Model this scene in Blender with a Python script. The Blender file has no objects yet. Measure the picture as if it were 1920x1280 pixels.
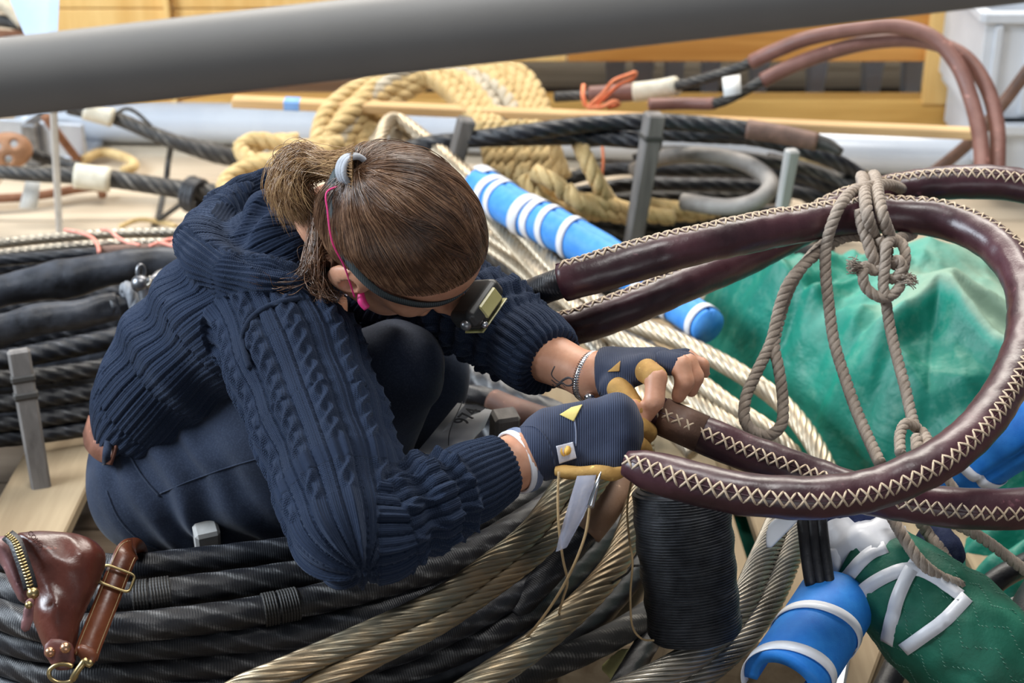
import bpy, math, random
import numpy as np
from mathutils import Vector

SC = bpy.context.scene
COL = SC.collection
random.seed(7)
RNG = np.random.default_rng(7)

# ------------------------------------------------------------------ camera, world, light
CAM_H = 1.45
PITCH = math.radians(26.0)
FPX = 3200.0                      # focal length in pixels of the 1920 px wide frame
cd = bpy.data.cameras.new('camera')
cam = bpy.data.objects.new('camera', cd)
COL.objects.link(cam)
cam.location = (0, 0, CAM_H)
cam.rotation_euler = (math.pi / 2 - PITCH, 0, 0)
cd.sensor_width = 36.0
cd.lens = FPX / 1920 * 36.0
cd.clip_start = 0.05
cd.dof.use_dof = True
cd.dof.focus_distance = 1.92
cd.dof.aperture_fstop = 5.8
SC.camera = cam

SC.view_settings.view_transform = 'Standard'
SC.view_settings.look = 'None'
SC.view_settings.exposure = 0.0
SC.view_settings.gamma = 1.0
SC.view_settings.use_curve_mapping = False

w = bpy.data.worlds.new('hall_daylight')
SC.world = w
w.use_nodes = True
bg = w.node_tree.nodes['Background']
bg.inputs['Color'].default_value = (0.74, 0.86, 1.0, 1)
bg.inputs['Strength'].default_value = 0.15


def area(name, loc, target, size, energy, color):
    ld = bpy.data.lights.new(name, 'AREA')
    ld.shape = 'RECTANGLE'
    ld.size, ld.size_y = size
    ld.energy = energy
    ld.color = color
    o = bpy.data.objects.new(name, ld)
    COL.objects.link(o)
    o.location = loc
    o.rotation_euler = (Vector(target) - Vector(loc)).to_track_quat('-Z', 'Y').to_euler()
    return o


# rooflights of the hall: one row behind the crate wall, one over the work area
area('window_light_back', (0.3, 5.6, 4.2), (0.1, 2.9, 0.2), (5.0, 1.4), 380, (1.0, 0.94, 0.85))
area('front_fill_light', (1.2, -2.6, 0.9), (0.1, 2.0, 0.5), (3.2, 1.2), 30, (0.97, 0.98, 1.0))  # added fill light behind the camera, brightens the handrail and front sides
area('window_light_left', (-3.4, 1.7, 2.5), (0.0, 2.1, 0.4), (2.0, 1.4), 245, (0.80, 0.90, 1.0))
area('rooflight', (0.4, 1.5, 4.0), (0.2, 2.1, 0.3), (1.4, 0.7), 70, (1.0, 0.98, 0.95))

# ------------------------------------------------------------------ projection helpers
CP, SP = math.cos(PITCH), math.sin(PITCH)
C0 = np.array([0, 0, CAM_H])
AX_R = np.array([1.0, 0, 0])
AX_F = np.array([0, CP, -SP])
AX_U = np.array([0, SP, CP])


def Q(x, y, d):
    return C0 + d * (AX_F + (x - 960) / FPX * AX_R - (y - 640) / FPX * AX_U)


def Zp(x, y, z):
    d = (CAM_H - z) / (SP + (y - 640) / FPX * CP)
    return Q(x, y, d)


def QL(pts):
    return np.array([Q(*p) for p in pts])


def ZL(pts):
    return np.array([Zp(*p) for p in pts])


def depth(p):
    return float(np.dot(np.asarray(p) - C0, AX_F))


# ------------------------------------------------------------------ object helpers
BASE = {}


def tag(o, label=None, cat=None, group=None, kind=None):
    if label:
        o['label'] = label
    if cat:
        o['category'] = cat
    if group:
        o['group'] = group
    if kind:
        o['kind'] = kind
    return o


def thing(name, label, cat, loc, group=None):
    o = bpy.data.objects.new(name, None)
    o.empty_display_size = 0.05
    COL.objects.link(o)
    o.location = loc
    BASE[o] = np.array(loc, float)
    return tag(o, label, cat, group)


def mesh(name, V, F, m, parent=None, uv=None, smooth=True, mats=None, fmat=None):
    """V (n,3) world coordinates, F list of faces or (k,4) array; links ONE mesh object."""
    V = np.asarray(V, np.float64)
    if parent is not None:
        base = BASE[parent]
    else:
        lo, hi = V.min(0), V.max(0)
        base = np.array([(lo[0] + hi[0]) / 2, (lo[1] + hi[1]) / 2, lo[2]])
    L = (V - base).astype(np.float32)
    me = bpy.data.meshes.new(name)
    if isinstance(F, np.ndarray):
        k = F.shape[1]
        me.vertices.add(len(L))
        me.vertices.foreach_set('co', L.ravel())
        me.loops.add(F.size)
        me.loops.foreach_set('vertex_index', F.astype(np.int32).ravel())
        me.polygons.add(len(F))
        me.polygons.foreach_set('loop_start', np.arange(0, F.size, k, dtype=np.int32))
        me.update(calc_edges=True)
    else:
        me.from_pydata(L.tolist(), [], F)
    if uv is not None:
        ul = me.uv_layers.new(name='UVMap')
        ul.data.foreach_set('uv', np.asarray(uv, np.float32).ravel())
    me.validate()
    if smooth:
        me.polygons.foreach_set('use_smooth', np.ones(len(me.polygons), bool))
    for mm in (mats or [m]):
        me.materials.append(mm)
    if fmat is not None:
        me.polygons.foreach_set('material_index', np.asarray(fmat, np.int32))
    me.update()
    o = bpy.data.objects.new(name, me)
    COL.objects.link(o)
    if parent is not None:
        o.parent = parent
        BASE[o] = base
    else:
        o.location = base
        BASE[o] = base
    if parent is not None and parent.type == 'MESH':
        BASE[o] = base
    return o


# ------------------------------------------------------------------ curves and tubes
def spline(pts, step=0.006, closed=False):
    P = np.asarray(pts, float)
    if closed:
        P = np.vstack([P[-1], P, P[0], P[1]])
    else:
        P = np.vstack([2 * P[0] - P[1], P, 2 * P[-1] - P[-2]])
    out = []
    for i in range(1, len(P) - 2):
        p0, p1, p2, p3 = P[i - 1], P[i], P[i + 1], P[i + 2]
        t01 = np.linalg.norm(p1 - p0) ** .5 + 1e-9
        t12 = np.linalg.norm(p2 - p1) ** .5 + 1e-9
        t23 = np.linalg.norm(p3 - p2) ** .5 + 1e-9
        m1 = p2 - p1 + t12 * ((p1 - p0) / t01 - (p2 - p0) / (t01 + t12))
        m2 = p2 - p1 + t12 * ((p3 - p2) / t23 - (p3 - p1) / (t12 + t23))
        n = 24
        t = np.linspace(0, 1, n, endpoint=False)[:, None]
        out.append((2 * (p1 - p2) + m1 + m2) * t ** 3 + (-3 * (p1 - p2) - 2 * m1 - m2) * t ** 2 + m1 * t + p1)
    out = np.vstack(out + [P[-2][None]])
    s = np.concatenate([[0], np.cumsum(np.linalg.norm(np.diff(out, axis=0), axis=1))])
    n = max(4, int(round(s[-1] / step)) + 1)
    u = np.linspace(0, s[-1], n)
    return np.stack([np.interp(u, s, out[:, k]) for k in range(P.shape[1])], 1)


class Tube:
    """swept tube; theta = 0 is the side turned to the work aisle, u = metres along it"""

    def __init__(self, path, r, nrad=24, lobes=0, depth_=0.1, pitch=0.15, bumps=None, hand=-1, flat=None, cap=True, closed=False):
        P = np.asarray(path, float)
        n = len(P)
        T = np.gradient(P, axis=0)
        if closed:
            T = np.roll(P, -1, 0) - np.roll(P, 1, 0)
        T /= np.linalg.norm(T, axis=1)[:, None] + 1e-12
        W = C0 - P
        N = W - (W * T).sum(1)[:, None] * T
        N /= np.linalg.norm(N, axis=1)[:, None] + 1e-12
        B = np.cross(T, N)
        s = np.concatenate([[0], np.cumsum(np.linalg.norm(np.diff(P, axis=0), axis=1))])
        if np.ndim(r) > 0:
            r = np.interp(np.linspace(0, 1, n), np.linspace(0, 1, len(r)), r)
        else:
            r = np.full(n, float(r))
        self.P, self.T, self.N, self.B, self.s, self.r, self.bumps = P, T, N, B, s, r, bumps
        self.closed = closed
        if lobes:
            nrad = lobes * max(4, min(10, int(round(nrad / lobes))))
        th = np.arange(nrad) / nrad * 2 * math.pi
        TH, S = np.meshgrid(th, s)
        rr = np.repeat(r[:, None], nrad, 1)
        if lobes:                                    # strands: the grid itself follows the lay
            a = np.abs(np.cos(lobes * TH / 2))
            rr = rr * (1 - depth_ + depth_ * np.sqrt(np.clip(1 - (1 - a) ** 2, 0, 1)))
            TH = TH - hand * S / pitch * 2 * math.pi
        ca, sa = np.cos(TH), np.sin(TH)
        if bumps is not None:
            rr = rr + bumps(TH, S, P[:, None] + rr[..., None] * (ca[..., None] * N[:, None] + sa[..., None] * B[:, None]))
        if flat is not None:
            sa = sa * flat
        self.V = (P[:, None] + rr[..., None] * (ca[..., None] * N[:, None] + sa[..., None] * B[:, None])).reshape(-1, 3)
        i = np.arange(n if closed else n - 1)[:, None]
        j = np.arange(nrad)[None]
        i2 = (i + 1) % n
        j2 = (j + 1) % nrad
        z = np.zeros_like(i + j)
        F = np.stack([i * nrad + j + z, i * nrad + j2 + z, i2 * nrad + j2 + z, i2 * nrad + j + z], -1).reshape(-1, 4)
        self.F = F
        v0 = (j + z) / nrad
        v1 = (j + 1 + z) / nrad
        s2 = np.append(s, s[-1])
        u0 = s[i] + z
        u1 = s2[i + 1] + z
        self.uv = np.stack([np.stack([u0, v0], -1), np.stack([u0, v1], -1), np.stack([u1, v1], -1), np.stack([u1, v0], -1)], 2).reshape(-1, 4, 2)
        if cap and not closed:
            m = len(self.V)
            self.V = np.vstack([self.V, P[0] - T[0] * r[0] * .15, P[-1] + T[-1] * r[-1] * .15])
            jj = np.arange(0, nrad, 2)
            a = np.stack([np.full_like(jj, m), (jj + 2) % nrad, (jj + 1) % nrad, jj], 1)
            o = (n - 1) * nrad
            b = np.stack([np.full_like(jj, m + 1), o + jj, o + (jj + 1) % nrad, o + (jj + 2) % nrad], 1)
            self.F = np.vstack([self.F, a, b])
            cu = np.zeros((len(a) + len(b), 4, 2))
            self.uv = np.vstack([self.uv, cu])

    def at(self, u, th, lift=0.0):
        """points on the surface at arc length u (m) and angle th (rad)"""
        u = np.asarray(u, float)
        th = np.asarray(th, float)
        g = lambda A: np.stack([np.interp(u, self.s, A[:, k]) for k in range(3)], -1)
        N, B = g(self.N), g(self.B)
        R = np.interp(u, self.s, self.r) + lift
        if self.bumps is not None:
            u_, th_ = np.broadcast_arrays(u, th)
            nd = np.cos(th)[..., None] * N + np.sin(th)[..., None] * B
            R = R + self.bumps(th_, u_, g(self.P) + np.interp(u, self.s, self.r)[..., None] * nd)
        return g(self.P) + R[..., None] * (np.cos(th)[..., None] * N + np.sin(th)[..., None] * B)

    def obj(self, name, m, parent=None):
        return mesh(name, self.V, self.F, m, parent, self.uv)


class Bag:
    """collects several shapes that are ONE object"""

    def __init__(self):
        self.V, self.F, self.U, self.n = [], [], [], 0

    def add(self, V, F, uv=None):
        V = np.asarray(V, float)
        F = np.asarray(F)
        self.V.append(V)
        self.F.append(F + self.n)
        self.U.append(np.zeros((len(F), 4, 2)) if uv is None else uv)
        self.n += len(V)
        return self

    def tube(self, *a, **k):
        t = Tube(*a, **k)
        return self.add(t.V, t.F, t.uv)

    def box(self, c, ax, half, bev=0.0):
        V, F = boxgeo(c, ax, half, bev)
        return self.add(V, F)

    def obj(self, name, m, parent=None, smooth=True):
        return mesh(name, np.vstack(self.V), np.vstack(self.F), m, parent, np.vstack(self.U), smooth)


def boxgeo(c, ax, half, bev=0.0):
    """bevelled box as quads: 24 vertices"""
    c = np.asarray(c, float)
    ax = np.asarray(ax, float)
    h = np.asarray(half, float)
    if bev <= 0:
        S = np.array([[x, y, z] for x in (-1, 1) for y in (-1, 1) for z in (-1, 1)], float) * h
        F = [[0, 1, 3, 2], [4, 6, 7, 5], [0, 4, 5, 1], [2, 3, 7, 6], [0, 2, 6, 4], [1, 5, 7, 3]]
        return c + S @ ax, np.array(F)
    b = min(bev, h.min() * .9)
    V, idx = [], {}
    for x in (-1, 1):
        for y in (-1, 1):
            for z in (-1, 1):
                for k in range(3):
                    p = np.array([x, y, z], float) * (h - b)
                    p[k] = (x, y, z)[k] * h[k]
                    idx[(x, y, z, k)] = len(V)
                    V.append(p)
    F = []
    for k in range(3):
        a, b2 = [q for q in range(3) if q != k]
        for sgn in (-1, 1):
            q = []
            for (s1, s2) in ((-1, -1), (1, -1), (1, 1), (-1, 1)):
                t = [0, 0, 0]
                t[k] = sgn
                t[a] = s1
                t[b2] = s2
                q.append(idx[(*t, k)])
            F.append(q)
    for a in range(3):                               # edges along axis a
        k1, k2 = [q for q in range(3) if q != a]
        for s1 in (-1, 1):
            for s2 in (-1, 1):
                def vi(e, k):
                    t = [0, 0, 0]
                    t[a] = e
                    t[k1] = s1
                    t[k2] = s2
                    return idx[(*t, k)]
                F.append([vi(-1, k1), vi(1, k1), vi(1, k2), vi(-1, k2)])
    for x in (-1, 1):
        for y in (-1, 1):
            for z in (-1, 1):
                F.append([idx[(x, y, z, 0)], idx[(x, y, z, 1)], idx[(x, y, z, 2)], idx[(x, y, z, 2)]])
    V = np.array(V)
    # orient faces outward
    out = []
    for f in F:
        p = V[f]
        nrm = np.cross(p[1] - p[0], p[2] - p[0])
        if np.dot(nrm, p.mean(0)) < 0:
            f = f[::-1]
        out.append(f)
    # triangles (corner) as degenerate quads are dropped by validate -> keep as list of quads with repeated index removed
    return c + V @ ax, np.array(out)


def box(name, c, ax, half, m, parent=None, bev=0.004):
    V, F = boxgeo(c, ax, half, bev)
    F = [list(dict.fromkeys(f)) for f in F.tolist()]
    return mesh(name, V, F, m, parent, smooth=False)


EYE = np.eye(3)


def frame_from(a, b, up=(0, 0, 1)):
    """axes rows: along a->b, sideways, up-ish"""
    x = np.asarray(b, float) - np.asarray(a, float)
    x /= np.linalg.norm(x)
    y = np.cross(np.asarray(up, float), x)
    y /= np.linalg.norm(y)
    return np.array([x, y, np.cross(x, y)])


def beam(name, a, b, w_, h_, m, parent=None, up=(0, 0, 1), bev=0.003):
    a, b = np.asarray(a, float), np.asarray(b, float)
    return box(name, (a + b) / 2, frame_from(a, b, up), (np.linalg.norm(b - a) / 2, w_ / 2, h_ / 2), m, parent, bev)


def ribbon(P, Wd, width, thick=0.0008):
    """flat strap: centre line P, unit width directions Wd (n,3); closed, with thickness"""
    P = np.asarray(P, float)
    n = len(P)
    T = np.gradient(P, axis=0)
    T /= np.linalg.norm(T, axis=1)[:, None] + 1e-12
    Wd = np.asarray(Wd, float)
    Wd = Wd / (np.linalg.norm(Wd, axis=1)[:, None] + 1e-12)
    Nn = np.cross(T, Wd)
    hw = np.asarray(width, float) / 2 * np.ones(n)
    V = np.stack([P - Wd * hw[:, None] + Nn * thick / 2, P + Wd * hw[:, None] + Nn * thick / 2,
                  P + Wd * hw[:, None] - Nn * thick / 2, P - Wd * hw[:, None] - Nn * thick / 2], 1).reshape(-1, 3)
    F = []
    for i in range(n - 1):
        for k in range(4):
            F.append([i * 4 + k, i * 4 + (k + 1) % 4, (i + 1) * 4 + (k + 1) % 4, (i + 1) * 4 + k])
    F += [[3, 2, 1, 0], [(n - 1) * 4 + k for k in range(4)]]
    return V, np.array(F)


def wrap_strip(tb, pts, width, lift=0.0015, n=24, thick=0.001):
    """tape on a tube surface through (u, theta) points"""
    c = spline(np.array([[p[0], p[1] * .08, 0] for p in pts]), .08 * 3 / n)
    u, th = c[:, 0], c[:, 1] / .08
    P = tb.at(u, th, lift)
    Pn = tb.at(u, th, lift + .01) - P
    T = np.gradient(P, axis=0)
    W = np.cross(Pn, T)
    return ribbon(P, W, width, thick)


# ------------------------------------------------------------------ numpy noise
_perm = RNG.permutation(512)


def vnoise(P, seed=0):
    P = np.asarray(P, float)
    i = np.floor(P).astype(np.int64)
    f = P - i
    f = f * f * (3 - 2 * f)

    def h(dx, dy, dz):
        a = _perm[(i[..., 0] + dx + seed * 17) & 511]
        b = _perm[(a + i[..., 1] + dy) & 511]
        return _perm[(b + i[..., 2] + dz) & 511] / 255.5 - 1
    x, y, z = f[..., 0], f[..., 1], f[..., 2]
    l = lambda a, b, t: a + (b - a) * t
    return l(l(l(h(0, 0, 0), h(1, 0, 0), x), l(h(0, 1, 0), h(1, 1, 0), x), y),
             l(l(h(0, 0, 1), h(1, 0, 1), x), l(h(0, 1, 1), h(1, 1, 1), x), y), z)


def fbm(P, oct_=4, seed=0):
    P = np.asarray(P, float)
    s, a = 0, 1.0
    for k in range(oct_):
        s = s + a * vnoise(P * 2 ** k, seed + k)
        a *= .5
    return s


# ------------------------------------------------------------------ implicit surfaces (surface nets)
class Field:
    def __init__(self, lo, hi, h):
        self.lo = np.asarray(lo, float)
        self.h = h
        n = np.ceil((np.asarray(hi) - self.lo) / h).astype(int) + 1
        self.a = np.full(n, 0.2, np.float32)
        self.g = [self.lo[k] + np.arange(n[k]) * h for k in range(3)]

    def _box(self, lo, hi):
        sl = []
        for k in range(3):
            a = int(np.clip(np.floor((lo[k] - self.lo[k]) / self.h), 0, self.a.shape[k]))
            b = int(np.clip(np.ceil((hi[k] - self.lo[k]) / self.h) + 1, 0, self.a.shape[k]))
            sl.append(slice(a, b))
        return tuple(sl)

    def put(self, fn, lo, hi, k=0.02, mode='u'):
        sl = self._box(np.asarray(lo) - k - 3 * self.h, np.asarray(hi) + k + 3 * self.h)
        X = np.meshgrid(self.g[0][sl[0]], self.g[1][sl[1]], self.g[2][sl[2]], indexing='ij')
        if 0 in X[0].shape:
            return self
        d = fn(np.stack(X, -1)).astype(np.float32)
        o = self.a[sl]
        if mode == 'u':
            hh = np.maximum(k - np.abs(o - d), 0) / max(k, 1e-6)
            self.a[sl] = np.minimum(o, d) - hh * hh * k * .25
        else:
            d = -d
            hh = np.maximum(k - np.abs(o - d), 0) / max(k, 1e-6)
            self.a[sl] = np.maximum(o, d) + hh * hh * k * .25
        return self

    def cone(self, a, b, ra, rb, k=0.02, mode='u'):
        a, b = np.asarray(a, float), np.asarray(b, float)
        ba = b - a
        L2 = np.dot(ba, ba) + 1e-12

        def fn(X):
            t = np.clip(((X - a) @ ba) / L2, 0, 1)
            return np.linalg.norm(X - a - t[..., None] * ba, axis=-1) - (ra + (rb - ra) * t)
        r = max(ra, rb)
        return self.put(fn, np.minimum(a, b) - r, np.maximum(a, b) + r, k, mode)

    def chain(self, pts, radii, k=0.02, mode='u'):
        for i in range(len(pts) - 1):
            self.cone(pts[i], pts[i + 1], radii[i], radii[i + 1], k, mode)
        return self

    def ell(self, c, ax, rad, k=0.02, mode='u'):
        c = np.asarray(c, float)
        ax = np.asarray(ax, float)
        rad = np.asarray(rad, float)

        def fn(X):
            q = (X - c) @ ax.T
            k0 = np.linalg.norm(q / rad, axis=-1)
            k1 = np.linalg.norm(q / rad ** 2, axis=-1) + 1e-9
            return k0 * (k0 - 1) / k1
        r = rad.max()
        return self.put(fn, c - r, c + r, k, mode)

    def nets(self):
        a = self.a
        # close at the border
        a[0], a[-1] = .1, .1
        a[:, 0], a[:, -1] = .1, .1
        a[:, :, 0], a[:, :, -1] = .1, .1
        s = a < 0
        nx, ny, nz = a.shape
        cnt = np.zeros((nx - 1, ny - 1, nz - 1), np.int8)
        cor = [(i, j, k) for i in (0, 1) for j in (0, 1) for k in (0, 1)]
        for (i, j, k) in cor:
            cnt += s[i:nx - 1 + i, j:ny - 1 + j, k:nz - 1 + k]
        act = (cnt > 0) & (cnt < 8)
        I = np.argwhere(act)
        idx = np.full(act.shape, -1, np.int32)
        idx[act] = np.arange(len(I))
        val = np.stack([a[I[:, 0] + i, I[:, 1] + j, I[:, 2] + k] for (i, j, k) in cor], 1)
        cc = np.array(cor, float)
        acc = np.zeros((len(I), 3))
        num = np.zeros(len(I))
        for p in range(8):
            for q in range(p + 1, 8):
                if np.abs(cc[p] - cc[q]).sum() != 1:
                    continue
                m = (val[:, p] < 0) != (val[:, q] < 0)
                t = val[:, p] / (val[:, p] - val[:, q] + 1e-20)
                pt = cc[p] + t[:, None] * (cc[q] - cc[p])
                acc[m] += pt[m]
                num[m] += 1
        V = self.lo + (I + acc / num[:, None]) * self.h
        F = []
        for ax in range(3):
            b, c = [(1, 2), (2, 0), (0, 1)][ax]
            sl0 = [slice(None)] * 3
            sl1 = [slice(None)] * 3
            sl0[ax] = slice(0, -1)
            sl1[ax] = slice(1, None)
            d = s[tuple(sl0)].astype(np.int8) - s[tuple(sl1)].astype(np.int8)
            E = np.argwhere(d != 0)
            E = E[(E[:, b] > 0) & (E[:, c] > 0) & (E[:, b] < a.shape[b] - 1) & (E[:, c] < a.shape[c] - 1)]
            sg = d[tuple(E.T)]

            def cell(db, dc):
                e = E.copy()
                e[:, b] -= db
                e[:, c] -= dc
                return idx[tuple(e.T)]
            q = np.stack([cell(1, 1), cell(0, 1), cell(0, 0), cell(1, 0)], 1)
            q[sg < 0] = q[sg < 0][:, ::-1]
            F.append(q)
        return V, np.vstack(F)


def vnormals(V, F):
    n = np.cross(V[F[:, 2]] - V[F[:, 0]], V[F[:, 3]] - V[F[:, 1]])
    N = np.zeros_like(V)
    for k in range(4):
        np.add.at(N, F[:, k], n)
    return N / (np.linalg.norm(N, axis=1)[:, None] + 1e-12)


def subdiv(V, F):
    e = np.sort(np.stack([F, np.roll(F, -1, 1)], -1).reshape(-1, 2), 1)
    ue, inv_ = np.unique(e, axis=0, return_inverse=True)
    inv_ = inv_.reshape(-1, 4)
    n, m = len(V), len(ue)
    W = np.vstack([V, (V[ue[:, 0]] + V[ue[:, 1]]) / 2, V[F].mean(1)])
    c = n + m + np.arange(len(F))
    G = np.concatenate([np.stack([F[:, k], n + inv_[:, k], c, n + inv_[:, (k + 3) % 4]], 1) for k in range(4)])
    return W, G


def relax(V, F, it=2, lam=.5):
    for _ in range(it):
        acc = np.zeros_like(V)
        num = np.zeros(len(V))
        for k in range(4):
            np.add.at(acc, F[:, k], V[F[:, (k + 1) % 4]] + V[F[:, (k + 3) % 4]])
            np.add.at(num, F[:, k], 2)
        V = V + lam * (acc / num[:, None] - V)
    return V


def inflate(name, poly, d, thick, edge, m, parent=None, h=0.004, tilt=(0, 0), bump=None):
    """a stuffed flat shape: outline in photo pixels on a plane near depth d, given real thickness"""
    poly = np.array(poly, float)
    c2 = poly.mean(0)
    c = Q(c2[0], c2[1], d)
    nz = -(AX_F + (c2[0] - 960) / FPX * AX_R - (c2[1] - 640) / FPX * AX_U)
    nz = nz + tilt[0] * AX_R + tilt[1] * AX_U
    nz /= np.linalg.norm(nz)
    ex = AX_R - np.dot(AX_R, nz) * nz
    ex /= np.linalg.norm(ex)
    ey = np.cross(nz, ex)
    # each outline pixel's ray meets the plane
    P = []
    for (x, y) in poly:
        r = Q(x, y, 1.0) - C0
        t = np.dot(c - C0, nz) / np.dot(r, nz)
        p = C0 + t * r - c
        P.append((p @ ex, p @ ey))
    P = np.array(P)
    Pc = spline(np.c_[P, np.zeros(len(P))], .006, closed=True)[:, :2]
    lo, hi = Pc.min(0) - .02, Pc.max(0) + .02
    f = Field((lo[0], lo[1], -thick - .02), (hi[0], hi[1], thick + .02), h)
    gx, gy = np.meshgrid(f.g[0], f.g[1], indexing='ij')
    X = np.stack([gx, gy], -1)
    D = np.full(gx.shape, 9.0)
    ins = np.zeros(gx.shape, bool)
    for i in range(len(Pc)):
        a, b = Pc[i], Pc[(i + 1) % len(Pc)]
        e = b - a
        t = np.clip(((X - a) @ e) / (e @ e + 1e-12), 0, 1)
        D = np.minimum(D, np.linalg.norm(X - a - t[..., None] * e, axis=-1))
        cnd = (a[1] <= gy) != (b[1] <= gy)
        with np.errstate(divide='ignore', invalid='ignore'):
            xi = a[0] + (gy - a[1]) / (b[1] - a[1]) * e[0]
        ins ^= cnd & (gx < xi)
    q = np.clip(D / edge, 0, 1)
    prof = thick * np.sqrt(np.clip(1 - (1 - q) ** 2, 0, 1))
    if bump is not None:
        prof = prof * (1 + bump(gx, gy))
    prof = np.where(ins, np.maximum(prof, .0012), -D)
    f.a[:] = np.abs(f.g[2])[None, None, :] - prof[..., None]
    V, F = f.nets()
    V = relax(V, F, 2)
    W = c + V[:, :1] * ex + V[:, 1:2] * ey + V[:, 2:] * nz
    uv = V[F][:, :, :2]
    o = mesh(name, W, F, m, parent, uv)
    return o, (c, ex, ey, nz)


# ------------------------------------------------------------------ materials
class NT:
    def __init__(self, name):
        self.m = bpy.data.materials.new(name)
        self.m.use_nodes = True
        self.t = self.m.node_tree
        self.b = self.t.nodes['Principled BSDF']
        self.out = self.t.nodes['Material Output']

    def n(self, typ, ins=None, **kw):
        nd = self.t.nodes.new(typ)
        for k, v in kw.items():
            setattr(nd, k, v)
        for k, v in (ins or {}).items():
            self.s(nd.inputs[k], v)
        return nd

    def s(self, sock, v):
        if isinstance(v, bpy.types.NodeSocket):
            self.t.links.new(v, sock)
        elif isinstance(v, (tuple, list)) and len(v) == 3 and sock.type == 'RGBA':
            sock.default_value = (*v, 1)
        else:
            sock.default_value = v

    def set(self, **kw):
        for k, v in kw.items():
            self.s(self.b.inputs[k.replace('_', ' ')], v)

    def coord(self, which='Object'):
        return self.n('ShaderNodeTexCoord').outputs[which]

    def math(self, op, a, b=None, c=None):
        nd = self.n('ShaderNodeMath', operation=op)
        self.s(nd.inputs[0], a)
        if b is not None:
            self.s(nd.inputs[1], b)
        if c is not None:
            self.s(nd.inputs[2], c)
        return nd.outputs[0]

    def noise(self, vec, scale, detail=4, rough=.55, dist=0.0):
        return self.n('ShaderNodeTexNoise', {'Vector': vec, 'Scale': scale, 'Detail': detail, 'Roughness': rough, 'Distortion': dist}).outputs[0]

    def map(self, vec, scale=(1, 1, 1), rot=(0, 0, 0)):
        return self.n('ShaderNodeMapping', {'Vector': vec, 'Scale': scale, 'Rotation': rot}).outputs[0]

    def ramp(self, fac, stops, interp='LINEAR'):
        nd = self.n('ShaderNodeValToRGB', {'Fac': fac})
        cr = nd.color_ramp
        cr.interpolation = interp
        while len(cr.elements) < len(stops):
            cr.elements.new(.5)
        for e, (p, c) in zip(cr.elements, stops):
            e.position = p
            e.color = (*c, 1) if len(c) == 3 else c
        return nd.outputs[0]

    def mix(self, fac, a, b, mode='MIX'):
        nd = self.n('ShaderNodeMix', data_type='RGBA', blend_type=mode)
        self.s(nd.inputs[0], fac)
        self.s(nd.inputs[6], a)
        self.s(nd.inputs[7], b)
        return nd.outputs[2]

    def bump(self, h, strength=.5, dist=.002, prev=None):
        ins = {'Height': h, 'Strength': strength, 'Distance': dist}
        if prev is not None:
            ins['Normal'] = prev
        nd = self.n('ShaderNodeBump', ins)
        self.s(self.b.inputs['Normal'], nd.outputs[0])
        return nd.outputs[0]


def W3(c):
    return (c, c, c)


def simple(name, c1, c2=None, scale=20, rough=.5, metal=0., bump=0., bscale=None, spec=None, lo=.35, hi=.65, bdist=.002, rvar=0.):
    t = NT(name)
    v = t.coord()
    nz = t.noise(v, scale, 5)
    col = t.ramp(nz, [(lo, c1), (hi, c2 or c1)])
    t.set(Base_Color=col, Metallic=metal)
    if rvar:
        t.set(Roughness=t.math('MULTIPLY_ADD', t.noise(v, scale * 2.3, 4), rvar * 2, rough - rvar))
    else:
        t.set(Roughness=rough)
    if spec is not None:
        t.set(Specular_IOR_Level=spec)
    if bump:
        t.bump(t.noise(v, bscale or scale * 4, 5), bump, bdist)
    return t.m


def served(name, c=(.012, .013, .017), scuff_glint=(.16, .165, .18), amount=.6, thread=.0026, rough=.36, diag=9.0):
    """tarred marline served round a wire: fine thread ridges, paler scuffs and painted highlights on the hidden lay"""
    t = NT(name)
    uv = t.coord('UV')
    sx = t.n('ShaderNodeSeparateXYZ', {'Vector': uv})
    u, v = sx.outputs[0], sx.outputs[1]
    ph = t.math('MULTIPLY_ADD', u, 2 * math.pi / thread, t.math('MULTIPLY', v, 2 * math.pi))
    wv = t.math('SINE', ph)
    d1 = t.math('COSINE', t.math('MULTIPLY', v, 2 * math.pi * 6))
    nz = t.noise(t.map(uv, (26, 5, 1)), 1.0, 5, .7)
    k = t.math('ADD', t.math('MULTIPLY', d1, .12), nz)
    k2 = t.math('MULTIPLY_ADD', wv, .06, k)
    col = t.ramp(k2, [(.48, c), (.62, tuple(a + (b - a) * .22 for a, b in zip(c, scuff_glint))), (.78, tuple(x * 1.35 for x in scuff_glint))])  # pale crest tone mixes scuffs with highlights painted into the colour
    col = t.mix(amount, c, col)
    t.set(Base_Color=col, Roughness=t.math('MULTIPLY_ADD', nz, .35, rough - .17), Specular_IOR_Level=.45)
    hgt = t.math('MULTIPLY_ADD', d1, .55, t.math('MULTIPLY', wv, .5))
    t.bump(t.math('ADD', hgt, t.math('MULTIPLY', t.noise(uv, 300, 3), 1.2)), .27, .0008)
    return t.m


def wire(name, c1, c2, c3, rough=.38, metal=.75):
    t = NT(name)
    v = t.coord()
    n1 = t.noise(v, 9, 4)
    n2 = t.noise(v, 34, 3)
    col = t.mix(t.ramp(n1, [(.4, W3(0)), (.62, W3(1))]), c1, c2)
    col = t.mix(t.ramp(n2, [(.5, W3(0)), (.8, W3(.8))]), col, c3)
    t.set(Base_Color=col, Roughness=t.math('MULTIPLY_ADD', n2, .35, rough - .17), Metallic=metal)
    t.bump(t.noise(v, 900, 3), .25, .0006)
    return t.m


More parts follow.
